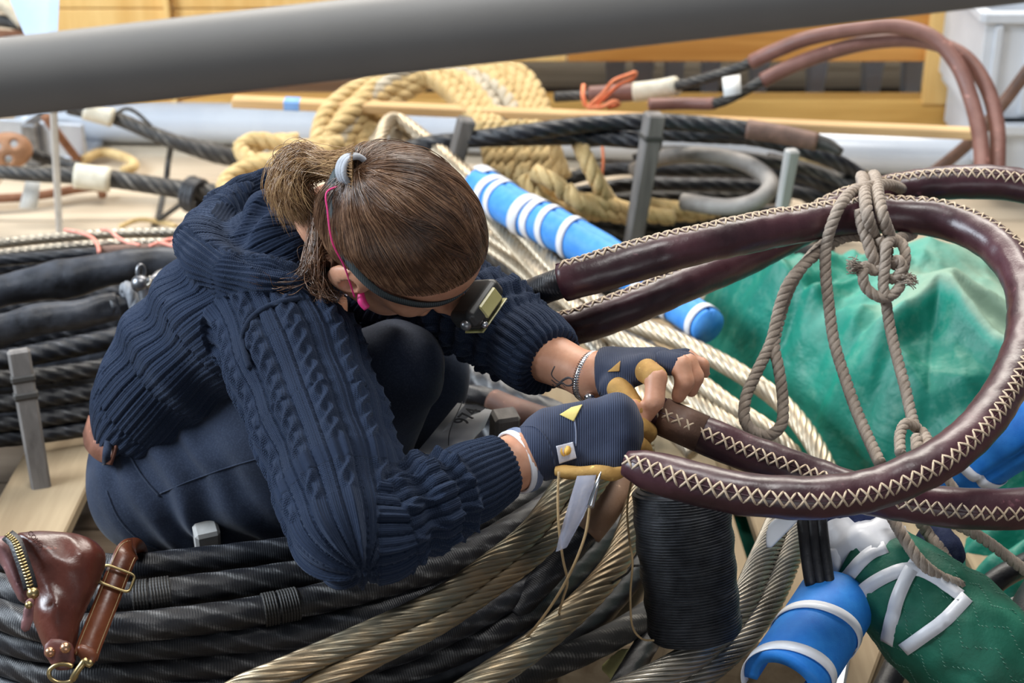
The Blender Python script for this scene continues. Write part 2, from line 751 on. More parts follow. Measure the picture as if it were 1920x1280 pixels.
def fibre(name, c1, c2, rough=.85, sc=40):
    t = NT(name)
    v = t.coord()
    uv = t.coord('UV')
    n1 = t.noise(v, sc, 5)
    n2 = t.noise(t.map(uv, (220, 30, 1)), 1.0, 4)
    col = t.ramp(t.math('MULTIPLY_ADD', n2, .5, t.math('MULTIPLY', n1, .5)), [(.35, c1), (.65, c2)])
    t.set(Base_Color=col, Roughness=rough, Specular_IOR_Level=.2, Sheen_Weight=.15)
    t.bump(t.math('ADD', n2, t.noise(v, 900, 2)), .5, .001)
    return t.m


def timber(name, c1, c2, axis=0, rough=.6, sc=1.0, knots=True):
    t = NT(name)
    v = t.coord()
    s = [22, 22, 22]
    s[axis] = 1.6
    g = t.noise(t.map(v, tuple(x * sc for x in s)), 1.0, 6, .6, .6)
    big = t.noise(v, 2.3, 2)
    col = t.ramp(t.math('MULTIPLY_ADD', g, .7, t.math('MULTIPLY', big, .3)), [(.36, c1), (.62, c2)])
    if knots:
        vo = t.n('ShaderNodeTexVoronoi', {'Vector': t.map(v, tuple(2.2 if k == axis else 7 for k in range(3))), 'Scale': 1.0}).outputs[0]
        kn = t.ramp(vo, [(.05, W3(1)), (.12, W3(0))])
        col = t.mix(t.math('MULTIPLY', kn, .75), col, tuple(x * .35 for x in c1))
    t.set(Base_Color=col, Roughness=rough, Specular_IOR_Level=.3)
    t.bump(g, .25, .002)
    return t.m


def leather(name, c1, c2, rough=.36, sc=14, coat=.0):
    t = NT(name)
    v = t.coord()
    n1 = t.noise(v, sc, 5, .6)
    n2 = t.noise(v, 420, 3)
    n3 = t.noise(v, sc * 4, 4, .65)
    col = t.ramp(n1, [(.35, c1), (.68, c2)])
    col = t.mix(t.ramp(n3, [(.66, W3(0)), (.74, W3(.7))]), col, tuple(min(1, x * 3.2 + .02) for x in c2))
    t.set(Base_Color=col, Roughness=t.math('MULTIPLY_ADD', n3, .35, rough - .17), Specular_IOR_Level=.55, Coat_Weight=coat, Coat_Roughness=.25)
    nb = t.bump(n2, .18, .0008)
    t.bump(n1, .35, .006, nb)
    return t.m


M_SERVED = served('tarred_service')
M_SERVED2 = served('tarred_service_worn', (.014, .014, .017), (.22, .22, .22), .7, .003, .36, 7)
M_SERVED_G = served('grey_worn_service', (.028, .026, .025), (.25, .235, .21), .75, .004, .55, 8)
M_PARCEL = simple('tarred_canvas', (.012, .013, .017), (.10, .11, .135), 14, .45, 0, .5, 60, .4, .38, .78, .003, .12)  # pale bluish blotches are highlights painted into the canvas colour
M_BRONZE = wire('brown_wire', (.31, .235, .15), (.22, .215, .165), (.40, .29, .165), .36, .75)
M_GALV = wire('bright_wire', (.52, .43, .31), (.40, .34, .255), (.66, .56, .42), .36, .7)
M_STEEL_W = wire('steel_wire', (.40, .36, .30), (.28, .27, .24), (.5, .45, .37), .3, .8)
M_LEATHER = leather('burgundy_leather', (.032, .011, .015), (.080, .027, .036), .35, 11, .12)
M_LEATHER_B = leather('old_brown_leather', (.15, .06, .045), (.27, .125, .10), .5, 9)
M_LEATHER_D = leather('dusty_brown_leather', (.10, .055, .04), (.2, .11, .08), .6, 30)
M_BAG = leather('red_brown_leather', (.062, .015, .009), (.14, .035, .021), .34, 13, .2)
M_STRAP = leather('tan_brown_leather', (.11, .028, .010), (.19, .055, .022), .38, 16, .15)
M_THREAD = fibre('waxed_thread', (.50, .37, .25), (.74, .60, .44), .7, 200)
M_CORD = fibre('taupe_cord', (.26, .205, .16), (.48, .40, .33), .9, 60)
M_MANILA = fibre('manila', (.52, .35, .14), (.80, .61, .32), .85, 30)
M_MANILA_G = fibre('weathered_manila', (.42, .36, .27), (.7, .62, .48), .85, 30)
M_TWINE_O = simple('orange_twine', (.85, .22, .09), (.95, .32, .15), 40, .7)
M_TWINE_P = simple('coral_twine', (.75, .25, .18), (.85, .36, .28), 40, .7)
M_TWINE_T = fibre('tan_twine', (.35, .23, .11), (.5, .35, .18), .8, 90)
M_TAPE_W = simple('white_tape', (.74, .76, .82), (.83, .84, .88), 30, .32, 0, .15, 50)
M_TAPE_C = simple('cream_tape', (.6, .55, .43), (.72, .67, .55), 50, .6)
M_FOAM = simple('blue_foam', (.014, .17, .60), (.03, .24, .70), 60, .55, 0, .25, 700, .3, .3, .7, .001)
M_FOAM_L = simple('sunlit_blue_foam', (.05, .26, .74), (.09, .34, .82), 60, .55, 0, .25, 700, .3, .3, .7, .001)  # brighter copy of the blue foam, sunlight painted into its colour
M_RUBBER = simple('black_rubber', (.012, .012, .014), (.03, .03, .034), 40, .42, 0, .3, 300)
M_STEEL = simple('galvanised_steel', (.42, .45, .5), (.58, .6, .64), 14, .4, .5, .1, 90, None, .3, .7, .001, .1)
M_STEEL_D = simple('dark_steel', (.16, .165, .18), (.3, .3, .31), 30, .35, .85, .15, 200)
M_STEEL_BL = simple('pale_blue_paint', (.55, .68, .86), (.66, .77, .92), 9, .45)
M_CHROME = simple('bright_chrome', (.7, .7, .72), (.78, .78, .8), 30, .18, 1.)
M_BRASS = simple('antique_brass', (.34, .25, .11), (.52, .40, .2), 60, .32, .95)
M_RAIL = simple('grey_rail_paint', (.205, .195, .184), (.24, .228, .214), 5, .5, 0, .05, 300, .4)
M_PINE = timber('golden_pine', (.48, .20, .04), (.68, .33, .085), 0)
M_PINE_R = timber('yellow_pine', (.62, .34, .085), (.80, .49, .15), 0)
M_PINE_P = timber('pale_pine', (.72, .42, .13), (.86, .58, .23), 2)
M_BATTEN = timber('batten_pine', (.58, .36, .16), (.78, .54, .29), 0)
M_STAKE = timber('grey_weathered_wood', (.11, .10, .094), (.29, .27, .255), 2, .8)
M_STAKE_L = timber('bleached_wood', (.34, .33, .32), (.52, .51, .49), 2, .8, 1, False)
M_DECK = timber('pallet_wood', (.24, .17, .10), (.43, .33, .21), 1, .75)
M_FLOORB = timber('dusty_boards', (.40, .32, .23), (.62, .53, .41), 0, .8, .7)
M_FLOORD = timber('shade_painted_boards', (.085, .06, .04), (.16, .12, .085), 0, .8, .7)  # same floor boards towards the front, shadow painted into their colour
M_RUST = simple('rusty_steel', (.20, .085, .045), (.33, .16, .09), 25, .8, .2, .3)
M_BLOCKW = timber('oiled_elm', (.22, .10, .05), (.42, .22, .12), 0, .5)
M_PLASTIC = simple('grey_plastic', (.60, .64, .70), (.70, .74, .80), 6, .4)
M_PLASTIC_B = simple('blue_grey_plastic', (.44, .53, .68), (.54, .63, .78), 6, .5)
M_DARK = simple('deep_shadow_wood', (.06, .035, .02), (.12, .075, .045), 12, .8)  # dark wood with deep shade painted into its colour

# ================================================================== the setting
def Yp(x, y, Y):
    v = (y - 640) / FPX
    return Q(x, y, Y / (CP - v * SP))


fl = box('floor', (0, 3.4, -0.05), EYE, (3.6, 3.4, 0.03), M_DARK, None, 0)
tag(fl, kind='structure')
y = 0.85
row = 0
while y < 6.4:
    wd = 0.145 + RNG.uniform(-.006, .006)
    x = -3.4 + RNG.uniform(0, .9)
    while x < 3.2:
        ln = RNG.uniform(1.6, 2.6)
        zt = RNG.uniform(-.003, .001)
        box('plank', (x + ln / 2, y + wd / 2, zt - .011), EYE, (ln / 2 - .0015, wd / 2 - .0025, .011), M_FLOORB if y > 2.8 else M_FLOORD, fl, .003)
        x += ln
    y += wd
    row += 1
wl = box('wall_back', (0, 6.75, 1.3), EYE, (3.6, .05, 1.35), simple('hall_wall', (.5, .5, .49), (.56, .56, .55), 3, .8), None, 0)
tag(wl, kind='structure')

# pallets under the work place: slats run towards the aisle
def pallet(cx, cy, ang, n, wid, ln, label, zt=.115):
    t = thing('wooden_pallet', label, 'pallet', (cx, cy, 0), 'pallets under the coils')
    ca, sa = math.cos(ang), math.sin(ang)
    ex, ey = np.array([ca, sa, 0]), np.array([-sa, ca, 0])
    ax = np.array([ex, ey, [0, 0, 1]])
    c = np.array([cx, cy, 0])
    for i in range(n):
        p = c + ex * ((i + .5) / n - .5) * wid
        ww = wid / n * .42 * RNG.uniform(.94, 1.04)
        o = box('slat', p + np.array([0, 0, zt - .011]), ax, (ww, ln / 2, .011), M_DECK, t, .003)
    for s in (-1, 0, 1):
        box('stringer', c + ey * s * ln * .44 + np.array([0, 0, (zt - .022) / 2]), ax, (wid / 2, .04, (zt - .022) / 2), M_DECK, t, .004)
    return t


pallet(-.705, 2.42, -.02, 1, .152, 1.12, 'pale wooden pallet whose boards show beside the brown leather bag')
pallet(-.25, 2.42, -.04, 4, .58, 1.12, 'wooden pallet beneath the crouching person')
pallet(.40, 2.34, .05, 5, .72, 1.0, 'wooden pallet under the black twine spool')
pallet(1.10, 2.30, .03, 4, .60, 1.0, 'wooden pallet at the lower right under the green quilted padding')

# ------------------------------------------------------------------ timber crate along the back
YC = 4.15
def XZ(px, py, Y=YC):
    p = Yp(px, py, Y)
    return p[0], p[2]


cr = thing('timber_crate', 'long golden pine crate standing on skids along the back', 'crate', (0, YC, 0))
xl, xr = XZ(96, 100)[0], XZ(1852, 100)[0]
xm = XZ(1062, 100)[0]
xs = XZ(322, 30)[0]
for (a, b, m) in ((xl, xs - .002, M_PINE_P), (xs + .002, xm, M_PINE_P), (xm + .003, xr, M_PINE)):
    for (z0, z1) in ((.205, .338), (.341, .47)):
        box('board', ((a + b) / 2, YC + .02, (z0 + z1) / 2), EYE, ((b - a) / 2, .02, (z1 - z0) / 2), m, cr, .003)
box('runner', ((xl + xr) / 2, YC + .02, .072), EYE, ((xr - xl) / 2, .035, .037), M_PINE_R, cr, .003)
for (p0, p1) in ((1733, 1790), (318, 330)):
    a, b = XZ(p0, 110)[0], XZ(p1, 110)[0]
    box('post', ((a + b) / 2, YC - .012 + .0, .285), EYE, ((b - a) / 2, .012, .185), M_PINE_P, cr, .003)
box('lid', ((xl + xr) / 2, YC + .37, .48), EYE, ((xr - xl) / 2, .36, .01), M_PINE, cr, .003)
box('end_board', (xl + .012, YC + .38, .33), EYE, (.012, .33, .13), M_PINE, cr, .003)
box('end_board', (xr - .012, YC + .38, .33), EYE, (.012, .33, .13), M_PINE, cr, .003)
for k in range(4):
    xx = xl + .1 + k * (xr - xl - .2) / 3
    box('block', (xx, YC + .5, .15), EYE, (.04, .04, .045), M_DARK, cr, .003)

pp = thing('plastic_pallet', 'blue grey plastic pallet whose feet show in the gap under the crate', 'pallet', (0.6, 4.55, 0))
box('deck', (.55, 4.62, .186), EYE, (.78, .30, .014), M_PLASTIC_B, pp, .004)
for px in (1152, 1205, 1262, 1330, 1420, 1528, 1632, 1706):
    x, z = XZ(px, 160, 4.42)
    V, F = boxgeo((x, 4.42, .105), EYE, (.026, .03, .078), .004)
    V = V.copy()
    V[:, 0] = x + (V[:, 0] - x) * np.interp(V[:, 2], [.03, .18], [.72, 1.15])
    mesh('foot', V, [list(dict.fromkeys(f)) for f in F.tolist()], M_PLASTIC_B, pp, smooth=False)
box('skid', (.55, 4.46, .014), EYE, (.8, .05, .012), M_DARK, pp, .003)

# ------------------------------------------------------------------ grey spar lying in front of the crate
sp = Tube(spline(ZL([(40, 226, .055), (330, 230, .055), (600, 236, .055), (1200, 262, .055), (1560, 283, .055), (1830, 291, .055)]), .03), .052, 32)
tag(sp.obj('spar', simple('grey_spar_paint', (.50, .55, .63), (.60, .65, .72), 4, .26, 0, .05, 80, .7)), 'long round grey painted spar lying on the floor before the crate', 'spar')

# ------------------------------------------------------------------ pine batten across the rope pile
a, b = Q(436, 190, 3.62), Q(1822, 250, 3.62)
bt = thing('pine_batten', 'long thin pine batten laid across the yellow rope pile', 'batten', (a + b) / 2)
beam('lath', a, b, .034, .020, M_BATTEN, bt)
tcv = Q(546, 186, 3.612)
beam('tape_mark', a + (b - a) * .069, a + (b - a) * .093, .0354, .0214, simple('blue_masking_tape', (.18, .36, .75), (.22, .42, .8), 40, .6), bt)

# ------------------------------------------------------------------ grey handrail across the aisle in front
ra, rb = Q(-2200, 395, 1.3), Q(4200, -327, 1.3)
rl = Tube(spline([ra, rb], .05), .0302, 64)
tag(rl.obj('handrail', M_RAIL), 'grey round handrail crossing close in front of everything', 'rail')

# ------------------------------------------------------------------ right: plastic bins and poles
def bin_(name, px0, px1, py0, py1, Y, label):
    x0, zt = XZ(px0, py0, Y)
    x1 = x0 + .62
    zb = XZ(px0, py1, Y)[1]
    c = np.array([(x0 + x1) / 2, Y + .2, zb])
    t = thing(name, label, 'bin', c)
    hx, hy, hz = (x1 - x0) / 2, .2, (zt - zb) / 2
    mid = (zt + zb) / 2
    box('front_panel', (c[0], Y + .006, mid), EYE, (hx, .006, hz), M_PLASTIC, t, .002)
    box('back_panel', (c[0], Y + .394, mid), EYE, (hx, .006, hz), M_PLASTIC, t, .002)
    box('side_panel', (x0 + .006, Y + .2, mid), EYE, (.006, .19, hz), M_PLASTIC, t, .002)
    box('side_panel', (x1 - .006, Y + .2, mid), EYE, (.006, .19, hz), M_PLASTIC, t, .002)
    box('base_panel', (c[0], Y + .2, zb + .006), EYE, (hx - .012, .188, .006), M_PLASTIC, t, .002)
    for z in (zt - .012,):
        box('rim', (c[0], Y - .008, z), EYE, (hx + .01, .008, .012), M_PLASTIC, t, .003)
        box('rim', (x0 - .008, Y + .2, z), EYE, (.008, .21, .012), M_PLASTIC, t, .003)
    for k in range(4):
        box('rib', (x0 + .03 + k * .075, Y - .006, mid - .01), EYE, (.008, .006, hz - .02), M_PLASTIC, t, .002)
    return t


bin_('plastic_bin', 1856, 1930, 232, 330, 3.72, 'lower pale grey plastic bin with a ribbed front beside the back leather loop')
bin_('plastic_bin', 1852, 1930, 22, 222, 3.76, 'upper pale grey ribbed plastic bin standing on the other one')
pl = Tube(spline(QL([(1742, 330, 3.75), (1817, 268, 3.7), (1876, 200, 3.66), (1965, 80, 3.6)]), .02), .0135, 20)
tag(pl.obj('wooden_pole', M_LEATHER_D), 'thin brown pole leaning diagonally past the plastic bins', 'pole')

# ------------------------------------------------------------------ left back: steel frame, rigging, block
fr = thing('steel_trestle', 'pale blue painted tapering steel leg coming down behind the handrail', 'trestle', Q(80, 60, 3.0))
lg = []
for (x, y, d) in ((-300, -760, 2.95), (142, -760, 2.95), (142, -760, 3.01), (-300, -760, 3.01), (58, 95, 3.0), (104, 95, 3.0), (104, 95, 3.06), (58, 95, 3.06)):
    lg.append(Q(x, y, d))
mesh('leg', lg, [[0, 1, 2, 3], [7, 6, 5, 4], [0, 4, 5, 1], [1, 5, 6, 2], [2, 6, 7, 3], [3, 7, 4, 0]], M_STEEL_BL, fr, smooth=False)
lv = [Q(*p) for p in ((120, -760, 2.93), (146, -760, 2.93), (146, -760, 2.95), (120, -760, 2.95), (90, 95, 2.98), (107, 95, 2.98), (107, 95, 3.0), (90, 95, 3.0))]
mesh('flange', lv, [[0, 1, 2, 3], [7, 6, 5, 4], [0, 4, 5, 1], [1, 5, 6, 2], [2, 6, 7, 3], [3, 7, 4, 0]], M_STEEL_BL, fr, smooth=False)

sb = thing('steel_bracket', 'grey steel base plate with upright web at the far left', 'bracket', Zp(40, 300, 0))
x0 = Zp(-60, 290, 0)
box('web', Zp(20, 262, .05), frame_from(Zp(-60, 270, 0), Zp(94, 282, 0)), (.2, .006, .055), M_STEEL, sb)
box('foot_plate', Zp(20, 275, .01), frame_from(Zp(-60, 270, 0), Zp(94, 282, 0)), (.22, .07, .008), M_STEEL, sb)
box('gusset', Zp(74, 262, .05), frame_from(Zp(-60, 270, 0), Zp(94, 282, 0)), (.02, .05, .055), M_STEEL_D, sb)

up = Tube(spline(QL([(95, 80, 3.02), (100, 200, 3.18), (106, 330, 3.42), (113, 452, 3.74)]), .03), .0075, 14)
tag(up.obj('steel_rod', M_STEEL), 'thin upright steel rod below the pale blue leg at the far left', 'rod')
up = Tube(spline(ZL([(84, 218, .16), (146, 300, .02)]), .03), .0105, 14)
tag(up.obj('rusty_rod', M_RUST), 'rusty brown rod sloping down to the floor behind the steel rod', 'rod')
up = Tube(spline(ZL([(-40, 374, .03), (60, 368, .03), (188, 352, .03), (192, 366, .02)]), .02), .0105, 14)
tag(up.obj('rusty_rod', M_RUST), 'rusty brown rod lying flat on the floor at the far left', 'rod')

# two served stays with pale collars running over the floor
st = thing('served_stay', 'grey brown served stay with a cream collar sloping down towards the hood', 'stay', Zp(320, 270, .1))
Tube(spline(ZL([(130, 199, .2), (165, 208, .19), (218, 222, .17), (319, 263, .13), (400, 286, .10), (480, 305, .07)]), .008), [.02, .017, .017, .018, .024, .02], 22, 6, .07, .16).obj('stay', M_SERVED_G, st)
Tube(spline(ZL([(158, 206, .195), (212, 221, .175)]), .01), .0225, 22).obj('collar', M_TAPE_C, st)
Tube(spline(ZL([(218, 212, .19), (240, 204, .22), (262, 216, .19), (283, 236, .165)]), .006), .0045, 10).obj('lanyard', M_SERVED_G, st)
st = thing('served_stay', 'dark served stay with cream collar and black knot beside the hood', 'stay', Zp(240, 345, .1))
Tube(spline(ZL([(-40, 319, .16), (60, 327, .155), (141, 329, .15), (205, 335, .14), (353, 357, .11), (500, 374, .09)]), .008), [.015, .016, .02, .02, .022, .026], 22, 6, .08, .14).obj('stay', M_SERVED_G, st)
Tube(spline(ZL([(141, 329, .15), (206, 337, .14)]), .01), .0275, 22).obj('collar', M_TAPE_C, st)
kn = Bag()
for (x, o) in ((358, 0), (366, 3), (374, 5)):
    th = np.linspace(0, 2 * math.pi, 24, endpoint=False)
    c = Zp(x, 364 + o, .10)
    tdir = Zp(x + 10, 366 + o, .10) - c
    tdir /= np.linalg.norm(tdir)
    n1 = np.cross(tdir, (0, 0, 1.0))
    n1 /= np.linalg.norm(n1)
    n2 = np.cross(tdir, n1)
    kn.tube(c + .033 * (np.cos(th)[:, None] * n1 + np.sin(th)[:, None] * n2), .0085, 10, closed=True)
kn.obj('knot', M_SERVED, st)
Tube(spline(ZL([(346, 378, .09), (318, 398, .05), (296, 414, .02), (288, 420, .0)]), .01), .006, 10).obj('lanyard', M_SERVED_G, st)
Tube(spline(ZL([(370, 392, .07), (362, 420, .02), (356, 440, .0)]), .01), .007, 10).obj('lanyard', M_SERVED_G, st)
rp = Tube(spline(ZL([(64, 290, .14), (100, 300, .13), (146, 313, .12)]), .008), .014, 18, 3, .15, .06)
tag(rp.obj('dark_rope', M_SERVED_G), 'short dark rope running from the wooden block to the collar', 'rope')
rp = Tube(spline(ZL([(322, 266, .13), (316, 300, .08), (312, 336, .05), (303, 380, .02), (296, 414, .01)]), .008), .0075, 12, 3, .2, .04)
tag(rp.obj('hanging_lashing', M_SERVED_G), 'dark lashing hanging from the upper stay to the floor', 'lashing')

# wooden deadeye block
bk = thing('wooden_block', 'oiled wooden deadeye block with dark holes at the left edge', 'block', Zp(20, 300, .1))
f = Field(Zp(18, 285, .15) - .13, Zp(18, 285, .15) + .13, .004)
cbk = Zp(14, 283, .17)
nd = (C0 - cbk) / np.linalg.norm(C0 - cbk)
s1 = np.cross((0, 0, 1.0), nd)
s1 /= np.linalg.norm(s1)
s2 = np.cross(nd, s1)
f.ell(cbk, np.array([s1, s2, nd]), (.055, .042, .03), .001)
for (a, b) in ((-.02, .012), (.016, .014), (0, -.018)):
    p = cbk + s1 * a + s2 * b
    f.cone(p - nd * .06, p + nd * .06, .0085, .0085, .004, 's')
V, F = f.nets()
mesh('block_body', relax(V, F, 2), F, M_BLOCKW, bk)

# pale paper tag under the stay
tg = mesh('paper_tag', [Zp(48, 340, .12), Zp(76, 342, .12), Zp(70, 392, .06), Zp(36, 390, .06)], [[0, 1, 2, 3]], simple('tag_paper', (.62, .63, .62), (.7, .71, .7), 30, .8))
md = tg.modifiers.new('thickness', 'SOLIDIFY')
md.thickness = .0015
tag(tg, 'pale paper tag hanging below the stay at the far left', 'tag')

# ropes stacked at the top left corner, behind the steel leg
for i, (pts, r, m, lab) in enumerate((
        ([(-40, 6, .30), (10, 12, .30), (44, 42, .27)], .018, M_MANILA_G, 'pale rope end topmost in the top left corner'),
        ([(-40, 34, .26), (10, 40, .26), (60, 50, .25), (160, 58, .24)], .017, M_SERVED_G, 'dark rope in the top left corner behind the pale blue steel leg'),
        ([(-40, 62, .22), (30, 66, .22), (150, 62, .22)], .014, M_RUST, 'rusty brown rod lowest in the top left corner'))):
    tb = Tube(spline(ZL(pts), .008), r, 20, 3, .16, .07)
    tag(tb.obj(('rope_end', 'dark_rope', 'rusty_rod')[i], m), lab, ('rope', 'rope', 'rod')[i])

# straw coloured rope scraps on the floor at the left
for i, (pts, lab) in enumerate((
        ([(155, 300, .02), (190, 286, .02), (236, 296, .02), (252, 312, .02), (230, 320, .02)], 'loose straw coloured rope curl on the floor behind the stays'),
        ([(390, 405, .02), (410, 392, .02), (440, 396, .02), (450, 410, .02)], 'small straw coloured rope curl just left of the hood'),
        ([(225, 425, .02), (260, 412, .02), (300, 416, .02), (330, 424, .02)], 'thin straw coloured rope lying on the floor above the bright wire'))):
    tag(Tube(spline(ZL(pts), .006), .012 if i < 2 else .006, 16, 3, .15, .05).obj('rope_scrap', M_MANILA), lab, 'rope')

# ================================================================== yellow manila hank
hk = thing('rope_hank', 'big loose hank of yellow manila rope heaped under the batten', 'rope', Zp(850, 330, 0))
L4 = dict(nrad=24, lobes=3, depth_=.34, pitch=.085)
def turn(pts, r=.0185, m=M_MANILA, **kw):
    k = dict(L4)
    k.update(kw)
    return Tube(spline(QL(pts), .007), r, **k).obj('rope_turn', m, hk)


rr = np.random.default_rng(3)
for k in range(12):
    t = k / 11
    j = rr.normal(0, 7, 8)
    g = M_MANILA_G if k in (4, 5) else M_MANILA
    turn([(575 + 105 * t + j[0], 292 - 18 * t, 3.52 + .1 * t), (632 + 112 * t + j[1], 205 - 22 * t + j[2], 3.60 + .1 * t),
          (712 + 150 * t + j[3], 150 - 20 * t + j[4] * .4, 3.70 + .06 * t), (800 + 165 * t + j[5], 146 - 14 * t, 3.72 + .05 * t),
          (868 + 150 * t + j[6], 186 - 6 * t, 3.66 + .06 * t), (912 + 132 * t + j[7], 262, 3.56 + .08 * t), (930 + 128 * t, 335, 3.55 + .08 * t)], m=g)
for k in range(7):
    t = k / 6
    j = rr.normal(0, 3, 4)
    turn([(905 + 100 * t + j[0], 232, 3.48), (915 + 102 * t + j[1], 282, 3.46), (925 + 100 * t + j[2], 332 + 6 * t, 3.44), (960 + 98 * t, 362 + 8 * t, 3.46)])
turn([(1078, 248, 3.40), (1100, 300, 3.38), (1125, 350, 3.40), (1146, 384, 3.46)], .0175)
turn([(1000, 322, 3.36), (1040, 342, 3.35), (1072, 372, 3.38), (1130, 380, 3.42), (1190, 398, 3.46), (1260, 408, 3.5)], .0175)
turn([(1060, 352, 3.36), (1085, 380, 3.36), (1120, 396, 3.42), (1180, 408, 3.46)], .0165)
turn([(980, 330, 3.38), (1010, 372, 3.38), (1060, 396, 3.42), (1130, 400, 3.5), (1200, 392, 3.55), (1290, 402, 3.55), (1345, 394, 3.6)], .0165)
turn([(1190, 380, 3.5), (1240, 386, 3.52), (1330, 398, 3.55)], .015)
# loops spilling left behind the ponytail
turn([(640, 268, 3.5), (560, 276, 3.46), (480, 262, 3.46), (452, 275, 3.45), (470, 300, 3.42), (540, 296, 3.42), (620, 282, 3.45)], .0175)
turn([(620, 300, 3.4), (540, 304, 3.4), (470, 312, 3.4), (436, 328, 3.38), (420, 348, 3.36), (430, 362, 3.34)], .0175)
turn([(600, 322, 3.36), (540, 326, 3.36), (480, 338, 3.34), (470, 350, 3.32), (500, 356, 3.3), (560, 350, 3.3)], .017)
turn([(470, 288, 3.46), (490, 268, 3.5), (560, 262, 3.52)], .0165)

# ================================================================== back leather loop (two covered ropes) and its tails
def loop_rope(name, label, pts, r, secs, group=None):
    """one rope with sections: (from, to, radius scale, material, lobes, part name)"""
    P = spline(QL(pts), .007)
    n = len(P)
    t = thing(name, label, 'rope', P[n // 2] - np.array([0, 0, .03]), group)
    for (a, b, k, m, lb, nm) in secs:
        i0, i1 = int(a * (n - 1)), int(b * (n - 1)) + 1
        Tube(P[i0:i1], r * k, 24, lb, .1 if lb else 0, .12).obj(nm, m, t)
    return t


loop_rope('leather_strop', 'upper brown leather covered loop arching at the back right', [(1040, 182, 3.72), (1110, 178, 3.7), (1230, 168, 3.66), (1310, 150, 3.6), (1387, 126, 3.55), (1450, 97, 3.5), (1515, 72, 3.46), (1616, 53, 3.42), (1683, 50, 3.4), (1748, 70, 3.38), (1795, 122, 3.36), (1822, 190, 3.34), (1838, 262, 3.3), (1842, 330, 3.26)], .0155,
          [(0, .09, .75, M_SERVED_G, 6, 'wire_tail'), (.07, .16, 1.25, M_LEATHER_B, 0, 'leather_patch'), (.155, .235, 1.35, M_TAPE_C, 0, 'collar'), (.22, .405, .72, M_SERVED_G, 6, 'served_part'), (.39, 1, 1.0, M_LEATHER_B, 0, 'leather_cover')])
loop_rope('leather_strop', 'inner brown leather covered loop just under the upper one at the back', [(1216, 196, 3.6), (1282, 194, 3.6), (1343, 193, 3.56), (1384, 176, 3.52), (1424, 154, 3.5), (1480, 126, 3.48), (1549, 100, 3.46), (1640, 78, 3.44), (1733, 77, 3.42), (1805, 104, 3.4), (1848, 160, 3.37), (1869, 235, 3.33), (1870, 330, 3.28)], .0155,
          [(0, .155, .85, M_LEATHER_B, 0, 'leather_patch'), (.15, .30, .72, M_SERVED_G, 6, 'served_part'), (.28, 1, 1.0, M_LEATHER_B, 0, 'leather_cover')])
tg = mesh('paper_tag', QL([(1354, 146, 3.5), (1388, 140, 3.5), (1390, 176, 3.48), (1357, 182, 3.48)]), [[0, 1, 2, 3]], simple('tag_card', (.68, .68, .66), (.75, .75, .73), 30, .7))
tg.modifiers.new('thickness', 'SOLIDIFY').thickness = .0015
tag(tg, 'small white tag tied between the two back leather loops', 'tag')
ow = thing('orange_twine', 'bright orange twine tied round the back rope beside the cream collar', 'twine', Q(1130, 190, 3.6))
for pts, r in (([(1094, 160, 3.62), (1093, 180, 3.6), (1098, 200, 3.6)], .005), ([(1100, 202, 3.58), (1130, 176, 3.57), (1150, 152, 3.56), (1180, 140, 3.56), (1192, 136, 3.57), (1188, 146, 3.57), (1160, 160, 3.58), (1132, 184, 3.58), (1115, 200, 3.58)], .0042), ([(1102, 202, 3.58), (1130, 200, 3.57), (1152, 190, 3.56), (1160, 196, 3.57), (1140, 202, 3.58)], .005), ([(1129, 270, 3.5), (1131, 300, 3.5), (1128, 335, 3.5)], .003)):
    Tube(spline(QL(pts), .005), r, 10).obj('strand', M_TWINE_O, ow)

# ================================================================== dark coil at the back right, wound round stakes
bc = thing('cable_coil', 'dark cable coil wound round wooden stakes behind the blue padding', 'coil', Zp(1300, 400, 0))
def wind(parent, pts, r, m=M_SERVED, z=True, name='winding', lobes=6, dp=.07, pitch=.22, nrad=22, step=.008, ring=False):
    P = ZL(pts) if z else QL(pts)
    if ring:                                         # the winding comes round from the far side of the coil
        zz = P[0][2]
        P = np.vstack([[[-.93, 2.36, zz], [-1.02, 2.14, zz], [-.96, 1.90, zz]], P])
    tb = Tube(spline(P, step), r, nrad, lobes, dp, pitch)
    return tb, tb.obj(name, m, parent)


B6 = dict(lobes=6, dp=.16, pitch=.2)
wind(bc, [(760, 280, .30), (800, 270, .31), (868, 263, .32), (1000, 258, .33), (1110, 258, .33), (1240, 268, .32)], .0165, **B6)
wind(bc, [(870, 262, .33), (1000, 246, .36), (1110, 233, .36), (1215, 228, .36), (1300, 232, .35), (1402, 242, .34)], .017, **B6)
wind(bc, [(1100, 262, .28), (1220, 250, .30), (1330, 254, .30), (1430, 262, .28), (1560, 300, .24), (1640, 350, .16)], .017, **B6)
wind(bc, [(1190, 300, .22), (1242, 286, .24), (1320, 289, .24), (1420, 300, .22), (1520, 318, .2), (1600, 350, .18)], .014, M_SERVED_G)
wind(bc, [(1040, 342, .14), (1150, 316, .17), (1267, 318, .18), (1400, 318, .18), (1500, 330, .16), (1600, 372, .1)], .015)
wind(bc, [(1060, 366, .10), (1180, 346, .12), (1300, 346, .12), (1440, 352, .1), (1600, 382, .08)], .016)
wind(bc, [(1060, 386, .06), (1180, 372, .08), (1320, 368, .08), (1480, 372, .06)], .015, M_SERVED_G)
wind(bc, [(1030, 398, .10), (1084, 404, .10), (1182, 412, .10), (1320, 408, .10), (1460, 400, .08)], .0175, **B6)
wind(bc, [(1060, 430, .07), (1107, 430, .07), (1180, 438, .07), (1320, 430, .06)], .016, M_SERVED_G)
wind(bc, [(1090, 452, .05), (1180, 456, .05), (1330, 450, .05), (1450, 430, .05)], .016)
